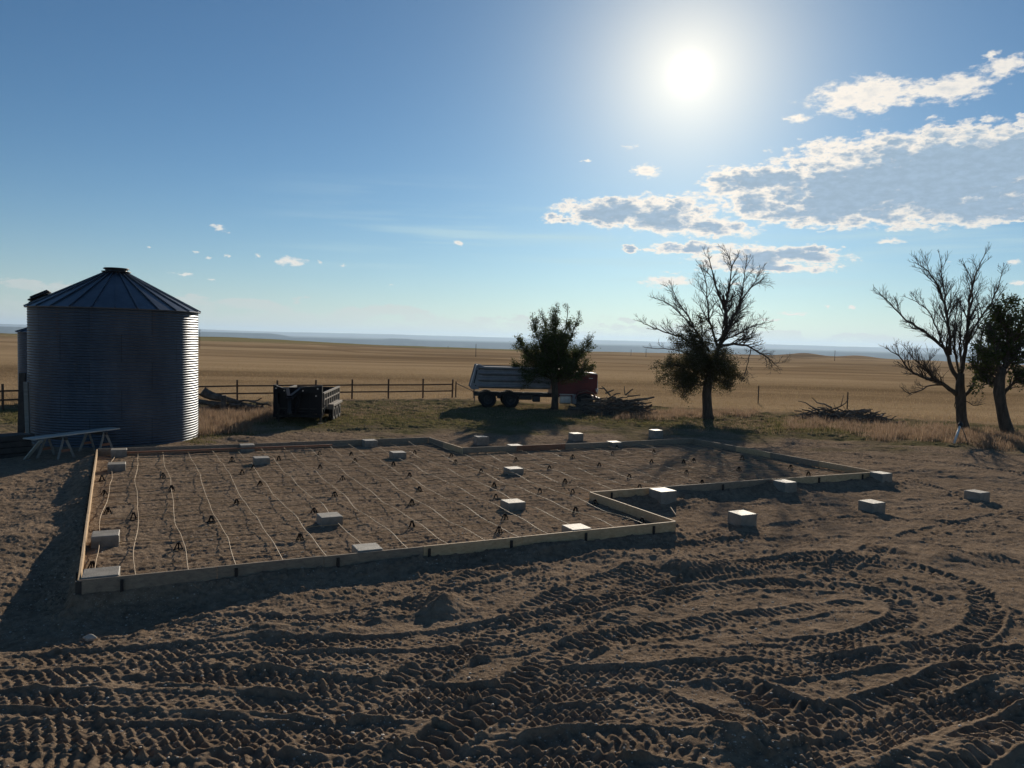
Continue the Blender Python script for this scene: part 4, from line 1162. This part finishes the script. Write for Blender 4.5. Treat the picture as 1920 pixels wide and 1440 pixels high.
# --- bare tree
def tree_bare():
    b = at(1803, 805); T = Tree(b.y, 31)
    t = empty('bare_tree', (0, 0, 0), 0, 'large bare tree with forked dark limbs at the right', 'tree')
    w = T.w
    T.mb.tube([w(1807, 810), w(1806, 800), w(1803, 785), w(1802, 765), w(1801, 745), w(1800, 725), w(1801, 700)], [.40, .33, .29, .28, .30, .25, .21], 12)
    for pts, r0, k, L, dy in [
        ([(1798,742),(1780,728),(1760,715),(1738,710),(1718,702),(1702,690),(1685,668),(1665,655)], .15, 12, 1.5, -.8),
        ([(1796,738),(1770,722),(1745,722),(1725,732),(1705,737),(1693,730)], .07, 8, 1.0, .8),
        ([(1798,715),(1785,690),(1775,660),(1755,640),(1730,620),(1700,600),(1672,572),(1648,548)], .14, 14, 1.5, .7),
        ([(1782,665),(1780,630),(1776,595),(1768,560),(1752,525),(1735,505),(1718,494)], .10, 12, 1.5, -.9), ([(1776,595),(1770,545),(1766,515),(1762,480)], .06, 9, 1.2, .6),
        ([(1801,700),(1808,670),(1812,640),(1815,600),(1818,565),(1825,530),(1835,500),(1848,472)], .14, 13, 1.5, .5), ([(1815,600),(1822,560),(1820,525),(1808,495)], .06, 9, 1.2, -.8),
        ([(1805,745),(1822,728),(1830,705),(1832,680),(1838,650),(1845,610),(1862,575),(1880,545)], .11, 12, 1.5, -.6), ([(1812,640),(1835,600),(1858,570),(1872,535),(1880,505)], .07, 10, 1.3, .9),
        ([(1775,660),(1745,590),(1725,570),(1705,560)], .06, 9, 1.3, 1.2), ([(1800,705),(1790,650),(1790,610),(1795,570)], .08, 11, 1.3, -1.5), ([(1802,700),(1800,650),(1802,600),(1800,560)], .08, 11, 1.3, 1.6),
        ([(1760,715),(1735,690),(1712,672),(1695,650)], .06, 9, 1.2, -1.4), ([(1805,748),(1815,755),(1830,760),(1842,758)], .03, 4, .7, -.6), ([(1797,745),(1790,760),(1796,772)], .025, 2, .5, .3)]:
        m = len(pts); T.limb([w(x, y, dy*j/(m-1)) for j, (x, y) in enumerate(pts)], r0, .018, k, L*.8, trop=.5, spread=.65, t0=.2, depth=3, n=7)
    T.finish(t, M_bark, M_twig)
tree_bare()
# --- leafy tree cut by the right edge
def tree_right():
    b = at(1887, 815); T = Tree(b.y, 41)
    t = empty('leafy_tree', (0, 0, 0), 0, 'leafy tree with a leaning trunk at the right edge of the view', 'tree')
    w = T.w
    T.mb.tube([w(1889, 818), w(1888, 806), w(1882, 785), w(1877, 760), w(1873, 735), w(1875, 710), w(1880, 690)], [.42, .36, .31, .28, .30, .25, .2], 12)
    for pts, r0, k, dy in [([(1873,735),(1868,705),(1860,690),(1848,675)], .10, 12, .5), ([(1880,740),(1895,722),(1910,712),(1935,700)], .13, 12, -.4), ([(1877,710),(1885,670),(1895,630),(1900,595)], .13, 13, .3),
        ([(1875,712),(1868,670),(1862,640),(1856,615)], .10, 13, -.6), ([(1885,690),(1910,650),(1930,610),(1945,575)], .10, 13, .7), ([(1890,650),(1885,615),(1882,590),(1890,570)], .07, 12, -1.0), ([(1885,680),(1915,680),(1945,670),(1970,660)], .09, 12, 1.0),
        ([(1874,728),(1860,722),(1848,722),(1838,730)], .05, 8, .6), ([(1900,640),(1920,620),(1940,600),(1965,580)], .07, 12, -1.2), ([(1880,690),(1870,680),(1855,665),(1838,655)], .06, 11, -1.4), ([(1885,690),(1890,660),(1900,650),(1905,640)], .07, 12, 1.8), ([(1885,700),(1895,690),(1920,700),(1950,705)], .06, 11, 1.9), ([(1900,715),(1925,715),(1950,720),(1975,715)], .06, 11, -1.2), ([(1882,690),(1875,640),(1872,620),(1870,600)], .06, 12, 1.5)]:
        m = len(pts); T.limb([w(x, y, dy*j/(m-1)) for j, (x, y) in enumerate(pts)], r0, .018, k, 1.1, trop=.4, spread=.85, t0=.15, depth=3, n=6)
    T.finish(t, M_bark, M_twig)
    rs = np.random.default_rng(8)
    C = leaves_on(T, lambda p: True, 6.5, .06, rs)
    leaf_mesh('crown', C, M_leaf, t, .15, rs, .6)
tree_right()

# ================================================================== brush piles
def brush(label, cx, cy, Lx, Ly, H, n, seed, special=(), mat=None, bend=.25, thick=(.02, .06), name='brush_pile'):
    """cx, cy pixel of the base centre; sizes in metres"""
    rs = random.Random(seed); c = at(cx, cy); t = empty(name, c, 0, label, 'brush pile')
    mb = MB()
    for i in range(n):
        u = rs.uniform(-1, 1); v = rs.uniform(-1, 1); hmax = H*max(.12, (1-u*u)**.5*(1-.5*v*v)); z = rs.uniform(0, hmax)
        p = Vector((u*Lx/2, v*Ly/2, z)); th = rs.gauss(0, .45)+(math.pi if rs.random() < .5 else 0); L = rs.uniform(.7, 2.0)
        d = Vector((math.cos(th), math.sin(th), rs.gauss(0, .13))); r = rs.uniform(*thick)*(1.5 if rs.random() < .08 else 1); pts = []; q = p-d*L/2
        for k in range(6):
            pts.append(q.copy()); d = (d+Vector((rs.gauss(0, bend), rs.gauss(0, bend), rs.gauss(0, bend*.5)-.06))).normalized(); q = q+d*L/5; q.z = max(q.z, .02)
        mb.tube(pts, [r*(1-.11*k) for k in range(6)], 5)
        if rs.random() < .5:
            k = rs.randrange(1, 4); e = (d+Vector((rs.gauss(0, .5), rs.gauss(0, .5), rs.gauss(.1, .3)))).normalized(); q = pts[k]
            mb.tube([q, q+e*.35, q+e*.7+Vector((0, 0, rs.gauss(0, .08)))], [r*.6, r*.45, r*.25], 4)
    mb.build('branches', mat or M_dead, t)
    for pts, r0, r1 in special:
        P = [atd(x, y, c.y+dy)-c for x, y, dy in pts]; m = len(P)
        Q = []
        for i in range(m-1):
            for k in range(3): Q.append(P[i].lerp(P[i+1], k/3)+Vector((rs.gauss(0, .012), rs.gauss(0, .012), rs.gauss(0, .012))))
        Q.append(P[-1]); M_ = len(Q)-1
        MB().tube(Q, [r0+(r1-r0)*k/M_ for k in range(M_+1)], 7).build('branch', mat or M_dead, t)
    return t
brush('tangled brush pile heaped against the nose of the truck', 1146, 776, 4.3, 2.2, 1.15, 300, 1, [
    ([(1145,742,0),(1133,728,-.2),(1122,728,-.3)], .05, .03), ([(1142,740,0),(1134,730,.1),(1128,724,.2)], .045, .025), ([(1135,738,0),(1145,733,0),(1151,731,0)], .05, .04), ([(1150,741,0),(1158,738,0),(1163,737,.2)], .05, .03),
    ([(1172,741,0),(1171,732,0),(1171,724,0)], .03, .02), ([(1173,741,0),(1180,735,0),(1187,729,0)], .05, .035), ([(1176,743,0),(1190,742,.2),(1200,741,.3)], .05, .03), ([(1180,752,-.3),(1205,749,-.3),(1227,744.5,-.4)], .10, .05),
    ([(1085,737,-.5),(1100,733,-.6),(1115,738,-.5),(1125,750,-.4)], .025, .015), ([(1084,744,-.5),(1098,740,-.6),(1112,744,-.5),(1122,756,-.4)], .025, .015)])
brush('low dark pile of dead branches beside the steel post at the right', 1580, 789, 5.2, 2.4, .8, 240, 2, [
    ([(1545,776,0),(1525,764,.2),(1510,755,.2),(1496,752,.3)], .055, .02), ([(1560,765,0),(1545,757,.2),(1532,755,.2),(1522,745,.3)], .06, .02), ([(1656,791,-.2),(1668,787,-.2),(1681,780,-.3)], .045, .03),
    ([(1500,778,0),(1530,768,0),(1560,768,0)], .05, .03), ([(1588,778,-.8),(1600,775,-.8),(1608,778,-.8)], .05, .04)])
brush('heap of old split logs lying between the bin and the trailer', 424, 772, 4.6, 1.5, .42, 60, 3, [
    ([(380,733,0),(392,741,.1),(406,744,.1),(420,748,.2),(438,752,.2),(462,760,.3),(486,763,.3)], .30, .08), ([(372,753,0),(392,756,0),(414,757,0)], .16, .13), ([(430,759,-.3),(450,761,-.3),(478,762,-.3)], .10, .06),
    ([(470,752,.3),(482,751,.3),(491,746,.3)], .05, .03), ([(480,757,.3),(500,757,.3),(513,764,.3)], .07, .05), ([(419,770,-.5),(419,755,-.5),(420,741,-.5)], .17, .13), ([(440,752,.2),(466,751,.2),(490,758,.2)], .06, .04)], bend=.12, thick=(.05, .13), name='log_pile')

# ------------------------------------------------------------------ white A frame beside the bare tree
p = at(1802, 832); Yp = p.y
t = empty('pipe_stand', (p.x, p.y, G0), 0, 'pale A shaped stand of pipes at the foot of the bare tree', 'stand')
top = atd(1801, 796, Yp+.15)-p
l1 = at(1788, 833)-p; l2 = at(1815, 834)-p; l3 = Vector((.25, .8, 0))
MB().tube([l1, top], [.055, .05], 10).build('leg', M_white, t, True)
MB().tube([l2, l2.lerp(top, .5)+Vector((.03, 0, 0)), top], .022, 6).build('leg', M_dead, t, True)
MB().tube([l3, top], .022, 6).build('leg', M_dead, t, True)
MB().lathe([(.001, -.09), (.10, -.09), (.12, -.02), (.10, .05), (.05, .09), (.04, .16), (.001, .17)], 14, top).build('head', M_steelblk, t, True)

# ================================================================== VEHICLES
def wheel(parent, c, r, w, axis, name='wheel', dual=False, rimm=None):
    """axle along axis ('x' or 'y')"""
    e = bpy.data.objects.new(name, None); COL.objects.link(e); e.parent = parent; e.location = c; e.empty_display_size = .2
    pr = [(r*.56, -w*.42), (r*.60, -w*.5), (r*.88, -w*.5), (r*.97, -w*.42), (r, -w*.28), (r, -w*.07), (r*.975, -w*.05), (r*.975, w*.05), (r, w*.07), (r, w*.28), (r*.97, w*.42), (r*.88, w*.5), (r*.60, w*.5), (r*.56, w*.42)]
    tb = MB().lathe(pr, 40, (0, 0, 0), axis)
    for k in range(30):
        a = 2*math.pi*k/30
        for sgn in (-1, 1):
            c3 = (math.cos(a+.05*sgn)*(r+.004), math.sin(a+.05*sgn)*(r+.004)); off = sgn*w*.33
            loc = (c3[0], off, c3[1]) if axis == 'y' else (off, c3[0], c3[1])
            rotm = Matrix.Rotation(-a, 3, 'Y') if axis == 'y' else Matrix.Rotation(a, 3, 'X')
            tb.box(loc, (.03, w*.28, .05) if axis == 'y' else (w*.28, .05 if False else .03, .05), rotm)
    tb.build('tyre', M_tyre, e, False)
    rp = [(.001, -w*.05), (r*.18, -w*.05), (r*.20, w*-.18), (r*.28, -w*.18), (r*.30, 0), (r*.50, w*.05), (r*.52, -w*.38), (r*.585, -w*.42), (r*.585, w*.42), (r*.52, w*.38), (r*.50, w*.12), (.001, w*.12)]
    rb = MB().lathe(rp, 28, (0, 0, 0), axis)
    for k in range(8):
        a = 2*math.pi*k/8; x, z = math.cos(a)*r*.24, math.sin(a)*r*.24
        rb.box((x, -w*.2, z) if axis == 'y' else (-w*.2, x, z), (.03, .03, .03))
    rb.build('rim', rimm or M_rim, e, True)
    return e
# --- dump truck, side on, nose to the right
def dump_truck():
    Y = 50.6; pr = atd(882, 745, Y); pf = atd(1122, 745, Y+.9)
    L = math.hypot(pf.x-pr.x, pf.y-pr.y); ang = math.atan2(pf.y-pr.y, pf.x-pr.x)
    t = empty('dump_truck', (pr.x, pr.y, G0), ang, 'old dump truck with grey box and faded red nose behind the leafy tree', 'dump truck')
    k = L/8.45; print('truck len', L)
    W = 2.4
    def X(px): return (px-882)/240*L
    def Z(py, px=1000): return (4.4-(py-(637+.0262*(px-960)))*Y/FPX)-G0
    # chassis: origin on the near side plane y=0, body extends to y=W
    ch = MB()
    for y in (.75, 1.65): ch.beam((X(890), y, .86), (X(1112), y, .86), .09, .26)
    for x in (900, 940, 985, 1030, 1075, 1108): ch.box((X(x), 1.2, .86), (.12, .86, .2))
    ch.build('chassis', M_steelblk, t)
    # dump box
    zt = Z(689, 940); zb = Z(726, 940)
    bx0, bx1 = X(893), X(1030)
    box = MB()
    for y0, s in ((0, 1), (W, -1)):
        box.beam((bx0, y0+s*.06, (zb+zt)/2), (bx1, y0+s*.06, (zb+zt)/2+.0), .06, zt-zb)
    box.box(((bx0+bx1)/2, W/2, zb+.06), (bx1-bx0, W-.1, .10)); box.box((bx1, W/2, (zb+zt)/2+.12), (.07, W, zt-zb+.28))
    bed = box.build('dump_box', M_bed, t)
    rb = MB()
    for y0, s in ((0, -1), (W, 1)):
        for f, hgt in ((.03, .10), (.36, .09), (.68, .09), (.97, .12)):
            z = zb+(zt-zb)*f
            yo = y0+s*.17; X0, X1 = bx0+.1, bx1; vv = [(X0, y0, z-hgt/2-.10), (X0, yo, z-hgt/2+.02), (X0, yo, z+hgt/2), (X0, y0, z+hgt/2+.03)]; vv += [(X1, b_, c_) for a_, b_, c_ in vv]
            rb.add(vv, [(0, 1, 2, 3), (7, 6, 5, 4), (0, 4, 5, 1), (1, 5, 6, 2), (2, 6, 7, 3), (3, 7, 4, 0)])
    # separate ribs are one pressed side panel pattern
    rb.build('side_ribs', M_bed, bed)
    tg = MB(); tx0, tx1 = X(880)-bx0, X(893)-bx0
    zlow, zhi = Z(729, 890), Z(684, 895)
    lean = .42
    for y0 in (-.06, W+.06-.12):
        tg.prism([(X(881), zlow+.05), (X(884), zlow-.05), (X(897), zlow-.02), (X(906), zhi-.18), (X(905), zhi-.05), (X(895), zhi), (X(892), zhi-.02)], y0, y0+.12)
    tg.prism([(X(883), zlow+.1), (X(886), zlow+.05), (X(898), zhi-.06), (X(894), zhi-.05)], .06, W-.06)
    g = tg.build('tailgate', M_bed, t)
    MB().prism([(X(887), zlow+.38), (X(889), zlow+.36), (X(894), zhi-.35), (X(892), zhi-.33)], -.09, -.07).box((X(891), -.09, zlow+.22), (.07, .05, .07)).box((X(897), -.09, zhi-.28), (.08, .05, .08)).build('tailgate_hinge', M_steelblk, g)
    MB().beam((X(985), -.02, zt+.02), (X(905), -.02, zt-.02), .05, .06).build('box_rail', M_steelblk, bed)
    MB().prism([(X(1030), zt+.02), (X(1050), zt+.16), (X(1050), zt+.2), (X(1030), zt+.1)], .1, W-.1).build('cab_guard', M_bed, bed)
    for px in (915, 957.5):
        for y in (.30, W-.30):
            wheel(t, (X(px), y, .54), .54, .50, 'y')
        MB().tube([(X(px), .3, .54), (X(px), W-.3, .54)], .09, 10).build('axle', M_steelblk, t)
    for px in (1098,):
        for y in (.20, W-.20): wheel(t, (X(px), y, .54), .52, .30, 'y')
        MB().tube([(X(px), .2, .54), (X(px), W-.2, .54)], .07, 10).build('axle', M_steelblk, t)
    MB().box((X(936), .52, .95), (1.2, .10, .12), None, .02).box((X(936), .55, .75), (.25, .2, .3), None, .03).build('spring', M_steelblk, t)
    MB().box((X(985), .55, .72), (.9, .5, .34), None, .04).build('tool_box', M_steelblk, t)
    MB().box((X(1006), .5, .64), (.5, .5, .42), None, .04).build('air_tank', M_steelblk, t)
    # cab (behind the foliage)
    cab = MB().prism([(X(1036), .80), (X(1078), .80), (X(1080), 1.75), (X(1074), 2.62), (X(1042), 2.68), (X(1036), 2.5)], .18, W-.18).build('cab', M_red, t)
    MB().prism([(X(1050), 1.75), (X(1073), 1.75), (X(1071), 2.38), (X(1050), 2.42)], .168, .19).build('window', M_glass, cab)
    MB().prism([(X(1046), .95), (X(1075), .95), (X(1076), 1.70), (X(1046), 1.70)], .165, .175).build('door', M_red, cab)
    zh = Z(701, 1105)
    hood = MB().prism([(X(1078), 1.0), (X(1121), 1.0), (X(1122), zh-.16), (X(1120.5), zh-.06), (X(1079), zh+.03)], .42, W-.42)
    hd = hood.build('hood', M_red, t)
    MB().prism([(X(1079), zh+.032), (X(1120.5), zh-.056), (X(1121.5), zh-.10), (X(1119), zh-.008), (X(1079), zh+.075)], .40, W-.40).build('hood_top_sheen', M_white, hd)  # bright reflection on top of the red hood, painted as a white sheet
    MB().box((X(1109), .41, zh-.36), (.28, .02, .035), None).box((X(1119), .9, zh+.07), (.05, .05, .1), None, .01).build('hood_trim', M_chrome, hd)
    for zz in (.32, .42, .52): MB().box((X(1096), .408, zh-zz-.1), (.5, .015, .025)).build('louvre', M_steelblk, hd)
    gr = MB().box((X(1122)+.02, W/2, 1.45), (.05, W-1.0, .95), None, .02).build('grille', M_chrome, t)
    # fender as a thick arch
    for y0, y1 in ((.02, .46), (W-.46, W-.02)):
        P = []; cx, cz = X(1098), .58
        for q in range(13):
            a = math.radians(8+q*13.5); P.append((cx+math.cos(a)*.74, cz+math.sin(a)*.74))
        P2 = [(cx+(x-cx)*.93, cz+(z-cz)*.93) for x, z in P][::-1]
        f = MB()
        for q in range(12):
            f.prism([P[q], P[q+1], P2[11-q], P2[12-q]], y0, y1)
        f.build('fender', M_red, t)
        MB().box((X(1121)-.05, (y0+y1)/2, 1.28), (.2, .26, .26), None, .05).build('headlight', M_chrome, t)
    MB().box((X(1062), .30, .98), (.95, .45, .06), None, .01).build('step', M_chrome, t)
    MB().box((X(1060), .30, .62), (.80, .48, .56), None, .06).box((X(1053), .055, .62), (.02, .02, .5)).box((X(1068), .055, .62), (.02, .02, .5)).build('fuel_tank', M_chrome, t)
    MB().box((X(1077), .32, .66), (.30, .42, .66), None, .03).build('battery_box', M_bed, t)
    MB().box((X(1124), W/2, .66), (.14, W, .28), None, .03).build('bumper', M_white, t)
    MB().tube([(X(1037), .3, 1.0), (X(1037), .3, 3.0), (X(1036), .3, 3.1)], .07, 12).build('exhaust_stack', M_chrome, t)
    MB().box((X(890), .35, .45), (.02, .5, .55), Matrix.Rotation(.1, 3, 'Y')).build('mud_flap', M_tyre, t)
    MB().box((X(887), .5, 1.02), (.05, .3, .1)).build('tail_light', M_redboard, t)
dump_truck()
# --- black gooseneck dump trailer, nose to the camera
def trailer():
    Y = 38.6; a = atd(513, 776, Y); b = atd(603, 778, Y-.0)
    W = (b-a).length; ang = math.atan2(b.y-a.y, b.x-a.x)+R(4)
    t = empty('dump_trailer', (a.x, a.y, G0), ang, 'black gooseneck dump trailer with high sides parked on the verge', 'trailer'); print('trailer W', W)
    zt = 1.98; D = 5.3; z0 = .42
    # front frame: side posts, sloping top plates, bulkhead
    fr = MB()
    fr.prism([(0, .4), (.20, .4), (.24, 1.1), (.22, zt-.36), (.16, zt-.02), (0, zt)], -.1, .10)
    fr.prism([(W, .4), (W-.24, .4), (W-.30, 1.1), (W-.26, zt-.36), (W-.16, zt-.02), (W, zt)], -.1, .10)
    fr.prism([(0, zt), (0, zt-.36), (.62, zt-.46), (.75, zt-.24), (.68, zt-.16), (.45, zt-.14)], -.14, .06)
    fr.prism([(W, zt), (W, zt-.33), (1.45, zt-.46), (1.25, zt-.28), (1.35, zt-.13), (W-.75, zt-.06)], -.14, .06)
    fr.build('front_frame', M_black, t)
    lg = MB()
    for x, z in ((.14, zt-.17), (.55, zt-.28), (1.47, zt-.27), (W-.22, zt-.16), (W-.30, zt-.52)): lg.lathe([(.001, -.17), (.035, -.17), (.04, -.13), (.04, -.1)], 12, (x, 0, z), 'y')
    lg.build('marker_lights', M_chrome, t)
    # neck
    n = MB()
    n.beam((.68, -.05, zt-.22), (.98, -1.1, zt-.55), .16, .2); n.beam((1.35, -.05, zt-.22), (1.05, -1.1, zt-.55), .16, .2)
    n.beam((.70, -.05, zt-.30), (.92, -.3, .55), .12, .14); n.beam((1.33, -.05, zt-.30), (1.12, -.3, .55), .12, .14)
    n.box((1.02, -1.12, zt-.58), (.34, .34, .10), None, .02)
    nk = n.build('gooseneck', M_black, t)
    MB().lathe([(.001, 0), (.075, 0), (.075, -.62), (.11, -.64), (.12, -.78), (.001, -.78)], 16, (1.02, -1.12, zt-.6)).build('coupler', M_blackdust, nk, True)
    MB().tube([(1.2, -.3, zt-.5), (1.4, -.5, zt-.75), (1.35, -.45, zt-1.0), (1.22, -.3, zt-1.1)], .018, 6).build('cable', M_tyre, nk)
    bh = MB().box((W/2, .16, (z0+zt-.2)/2+.1), (W-.1, .06, zt-z0-.25)).build('bulkhead', M_black, t)
    for x in (.65, 1.2, 1.75): MB().box((x, .11, 1.1), (.06, .06, 1.2)).build('bulkhead_rib', M_black, bh)
    # sides
    zs = 1.55
    for x, s, nm in ((0.05, -1, 'left'), (W-.05, 1, 'right')):
        sd = MB().beam((x, .2, (z0+.35+zs)/2), (x, D, (z0+.35+zs)/2+.02), .05, zs-z0-.35).build('side_panel', M_blackdust, t)
        MB().beam((x+s*.05, .15, zs+.02), (x+s*.05, D, zs+.05), .12, .08).build('top_rail', M_fend, sd)
        MB().beam((x+s*.06, .2, zs-.30), (x+s*.06, D, zs-.27), .09, .07).build('mid_rail', M_fend, sd)
        for k in range(8):
            y = .3+k*(D-.4)/7
            MB().box((x+s*.07, y, (z0+.4+zs)/2), (.09, .10, zs-z0-.42)).build('side_post', M_fend, sd)
    MB().box((W/2, D, (z0+.35+zs)/2), (W, .06, zs-z0-.3)).build('tailgate', M_black, t)
    MB().box((W/2, D/2, z0+.36), (W-.1, D-.2, .06)).build('floor', M_blackdust, t)
    fm = MB()
    for x in (.55, W-.55): fm.beam((x, -.1, z0+.12), (x, D, z0+.12), .12, .26)
    for y in (.1, 1.3, 2.6, 3.9, 5.1): fm.box((W/2, y, z0+.12), (W-1.1, .1, .2))
    fm.box((W/2, -.08, z0+.02), (W, .12, .14))
    fm.build('frame', M_black, t)
    for x, s in ((-.16, -1), (W+.16, 1)):
        for k in range(3):
            wheel(t, (x, 2.0+k*.92, .40), .40, .24, 'x')
        MB().box((x, 2.92, .90), (.36, 3.0, .035), None, .005).box((x+s*.17, 2.92, .85), (.02, 3.0, .10)).box((x, 1.42, .78), (.36, .03, .25)).build('fender', M_fend, t)
    for k in range(3): MB().tube([(-.1, 2.0+k*.92, .40), (W+.1, 2.0+k*.92, .40)], .06, 8).build('axle', M_black, t)
    for x in (.25, W-.1):
        MB().tube([(x, .0, 1.0), (x, .0, .12)], .045, 10).box((x, 0, .06), (.22, .22, .03)).build('jack', M_blackdust, t)
    MB().tube([(W-.02, .1, 1.2), (W+.12, .15, .9), (W+.04, .12, .55), (W-.05, -.1, .3)], .02, 6).build('hose', M_fend, t)
trailer()

# ================================================================== GRASS
def blades(name, pts, hgt, wid, m, label, seed, lean=.35, cat='grass'):
    """pts (n,2) ground positions; one curved blade of 2 segments each"""
    rs = np.random.default_rng(seed); n = len(pts)
    x, y = pts[:, 0], pts[:, 1]
    h, sd, near, outm = site_h(x, y)
    g, fl, pa = masks(x, y)
    h = h+np.maximum(g, fl*.5)*((fbm(x/1.1, y/.8, 3, 401)*.10)+np.abs(vnoise(x/.4, y/.35, 402))*.07)-.02
    H = hgt*rs.uniform(.4, 1.3, n)*np.clip(.9+1.1*vnoise(x/.9, y/.7, seed), .3, 1.7); a = rs.uniform(0, 2*np.pi, n); l = np.abs(rs.normal(0, lean, n))*H
    wx, wy = np.cos(a+1.57)*wid*.5, np.sin(a+1.57)*wid*.5; dx, dy = np.cos(a)*l, np.sin(a)*l
    V = np.stack([np.stack([x-wx, y-wy, h], 1), np.stack([x+wx, y+wy, h], 1), np.stack([x+dx*.35+wx*.7, y+dy*.35+wy*.7, h+H*.6], 1), np.stack([x+dx*.35-wx*.7, y+dy*.35-wy*.7, h+H*.6], 1), np.stack([x+dx, y+dy, h+H], 1)], 1).reshape(-1, 3)
    b = np.arange(n)[:, None]*5
    F = np.concatenate([b+np.array([[0, 1, 2]]), b+np.array([[0, 2, 3]]), b+np.array([[3, 2, 4]])], 0)
    o = np_mesh(name, V, F, m); tag(o, label, cat, kind='stuff'); return o
def scatter_quad(qs, n, seed, clump=1.0):
    """random ground points in pixel quads (x0, x1, y0 at left, y1 at left, y0r, y1r)"""
    rs = np.random.default_rng(seed); out = []
    tot = sum((q[1]-q[0])*(q[3]-q[2]) for q in qs)
    for q in qs:
        k = int(n*(q[1]-q[0])*(q[3]-q[2])/tot); u = rs.random(k); v = rs.random(k)
        px = q[0]+(q[1]-q[0])*u; t0 = q[2]+(q[4]-q[2])*u; t1 = q[3]+(q[5]-q[3])*u; py = t0+(t1-t0)*v
        edge = np.minimum(np.minimum(u, 1-u)*6, np.minimum(v, 1-v)*3.2)+vnoise(px/22., py/7., seed+9)*1.0
        kk = edge > rs.uniform(-.1, .75, k); px, py = px[kk], py[kk]
        py = py+vnoise(px/30., px*0+seed, 3)*7
        for a, b in zip(px, py):
            p = at(a, b); out.append((p.x+rs.normal(0, .15), p.y+rs.normal(0, .25)))
    P = np.array(out)
    keep = vnoise(P[:, 0]/1.6, P[:, 1]/1.6, seed+5)+.35*clump > rs.uniform(-.3, .3, len(P))
    return P[keep]
blades('dry_grass', scatter_quad([(366,470,772,822,770,812),(470,520,768,800,768,785)], 26000, 1), .40, .016, M_dry, 'tall pinkish dry grass between the bin and the trailer', 11)
blades('dry_grass', scatter_quad([(1060,1130,768,780,770,782),(1150,1330,772,788,768,786),(1330,1420,770,782,770,782)], 22000, 2), .30, .016, M_dry, 'strip of dry grass under the half dead tree', 12)
blades('dry_grass', scatter_quad([(1470,1620,786,806,790,812),(1620,1800,796,826,798,832),(1800,1925,806,838,812,845)], 36000, 3), .34, .016, M_dry, 'strip of dry grass in front of the right brush pile', 13)
blades('green_grass', scatter_quad([(1425,1600,784,812,788,816)], 9000, 4), .17, .018, M_green, 'greenish tufts left of the right brush pile', 14)
blades('green_grass', scatter_quad([(340,480,812,836,808,828),(480,900,772,806,768,800),(900,1300,770,800,775,800),(0,40,765,800,765,800)], 60000, 5, .6), .10, .020, M_green, 'short green grass on the verge around the trailer', 15)
blades('dry_grass', scatter_quad([(560,900,750,785,752,790),(900,1240,755,790,758,792),(1240,1920,768,812,772,826)], 50000, 6, .7), .11, .018, M_dry, 'short dry grass on the verge below the fence', 16)
def stubble():
    rs = np.random.default_rng(9); n = 90000
    az = np.radians(rs.uniform(-36, 36, n)); r = 46*np.exp(rs.random(n)**1.3*1.1)
    x, y = r*np.sin(az), r*np.cos(az); row = .30
    y = np.round(y/row)*row+rs.normal(0, .04, n)
    k = y > fence_y(x)+.3
    return np.stack([x[k], y[k]], 1)
blades('stubble', stubble(), .16, .022, M_stub, 'golden cut stubble in rows beyond the fence', 19, .2, 'stubble')
# pebbles on the dirt
def gravel():
    rs = np.random.default_rng(12); bv, bf = ico(1); bv = np.array(bv); bf = np.array(bf); n = 7000
    az = np.radians(rs.uniform(-36, 36, n)); r = 6.6*np.exp(rs.random(n)*1.5)
    x, y = r*np.sin(az), r*np.cos(az)
    k = (vnoise(x/1.5, y/1.5, 600)+.25 > rs.uniform(-.25, .35, n)); x, y = x[k], y[k]; n = len(x)
    h, sd, near, outm = site_h(x, y); h = detail_h(x, y, h, sd, near, outm)
    s = .007+.012*rs.random(n)**3
    S = np.stack([s*rs.uniform(.8, 1.6, n), s*rs.uniform(.8, 1.6, n), s*rs.uniform(.5, .9, n)], 1)
    V = bv[None]*S[:, None]*(1+rs.normal(0, .08, (n, len(bv), 1)))+np.stack([x, y, h+s*.25], 1)[:, None]
    F = (bf[None]+(np.arange(n)*len(bv))[:, None, None]).reshape(-1, 3)
    o = np_mesh('gravel', V.reshape(-1, 3), F, M_stone, True); tag(o, 'loose pebbles scattered over the rutted dirt', 'gravel', kind='stuff')
gravel()
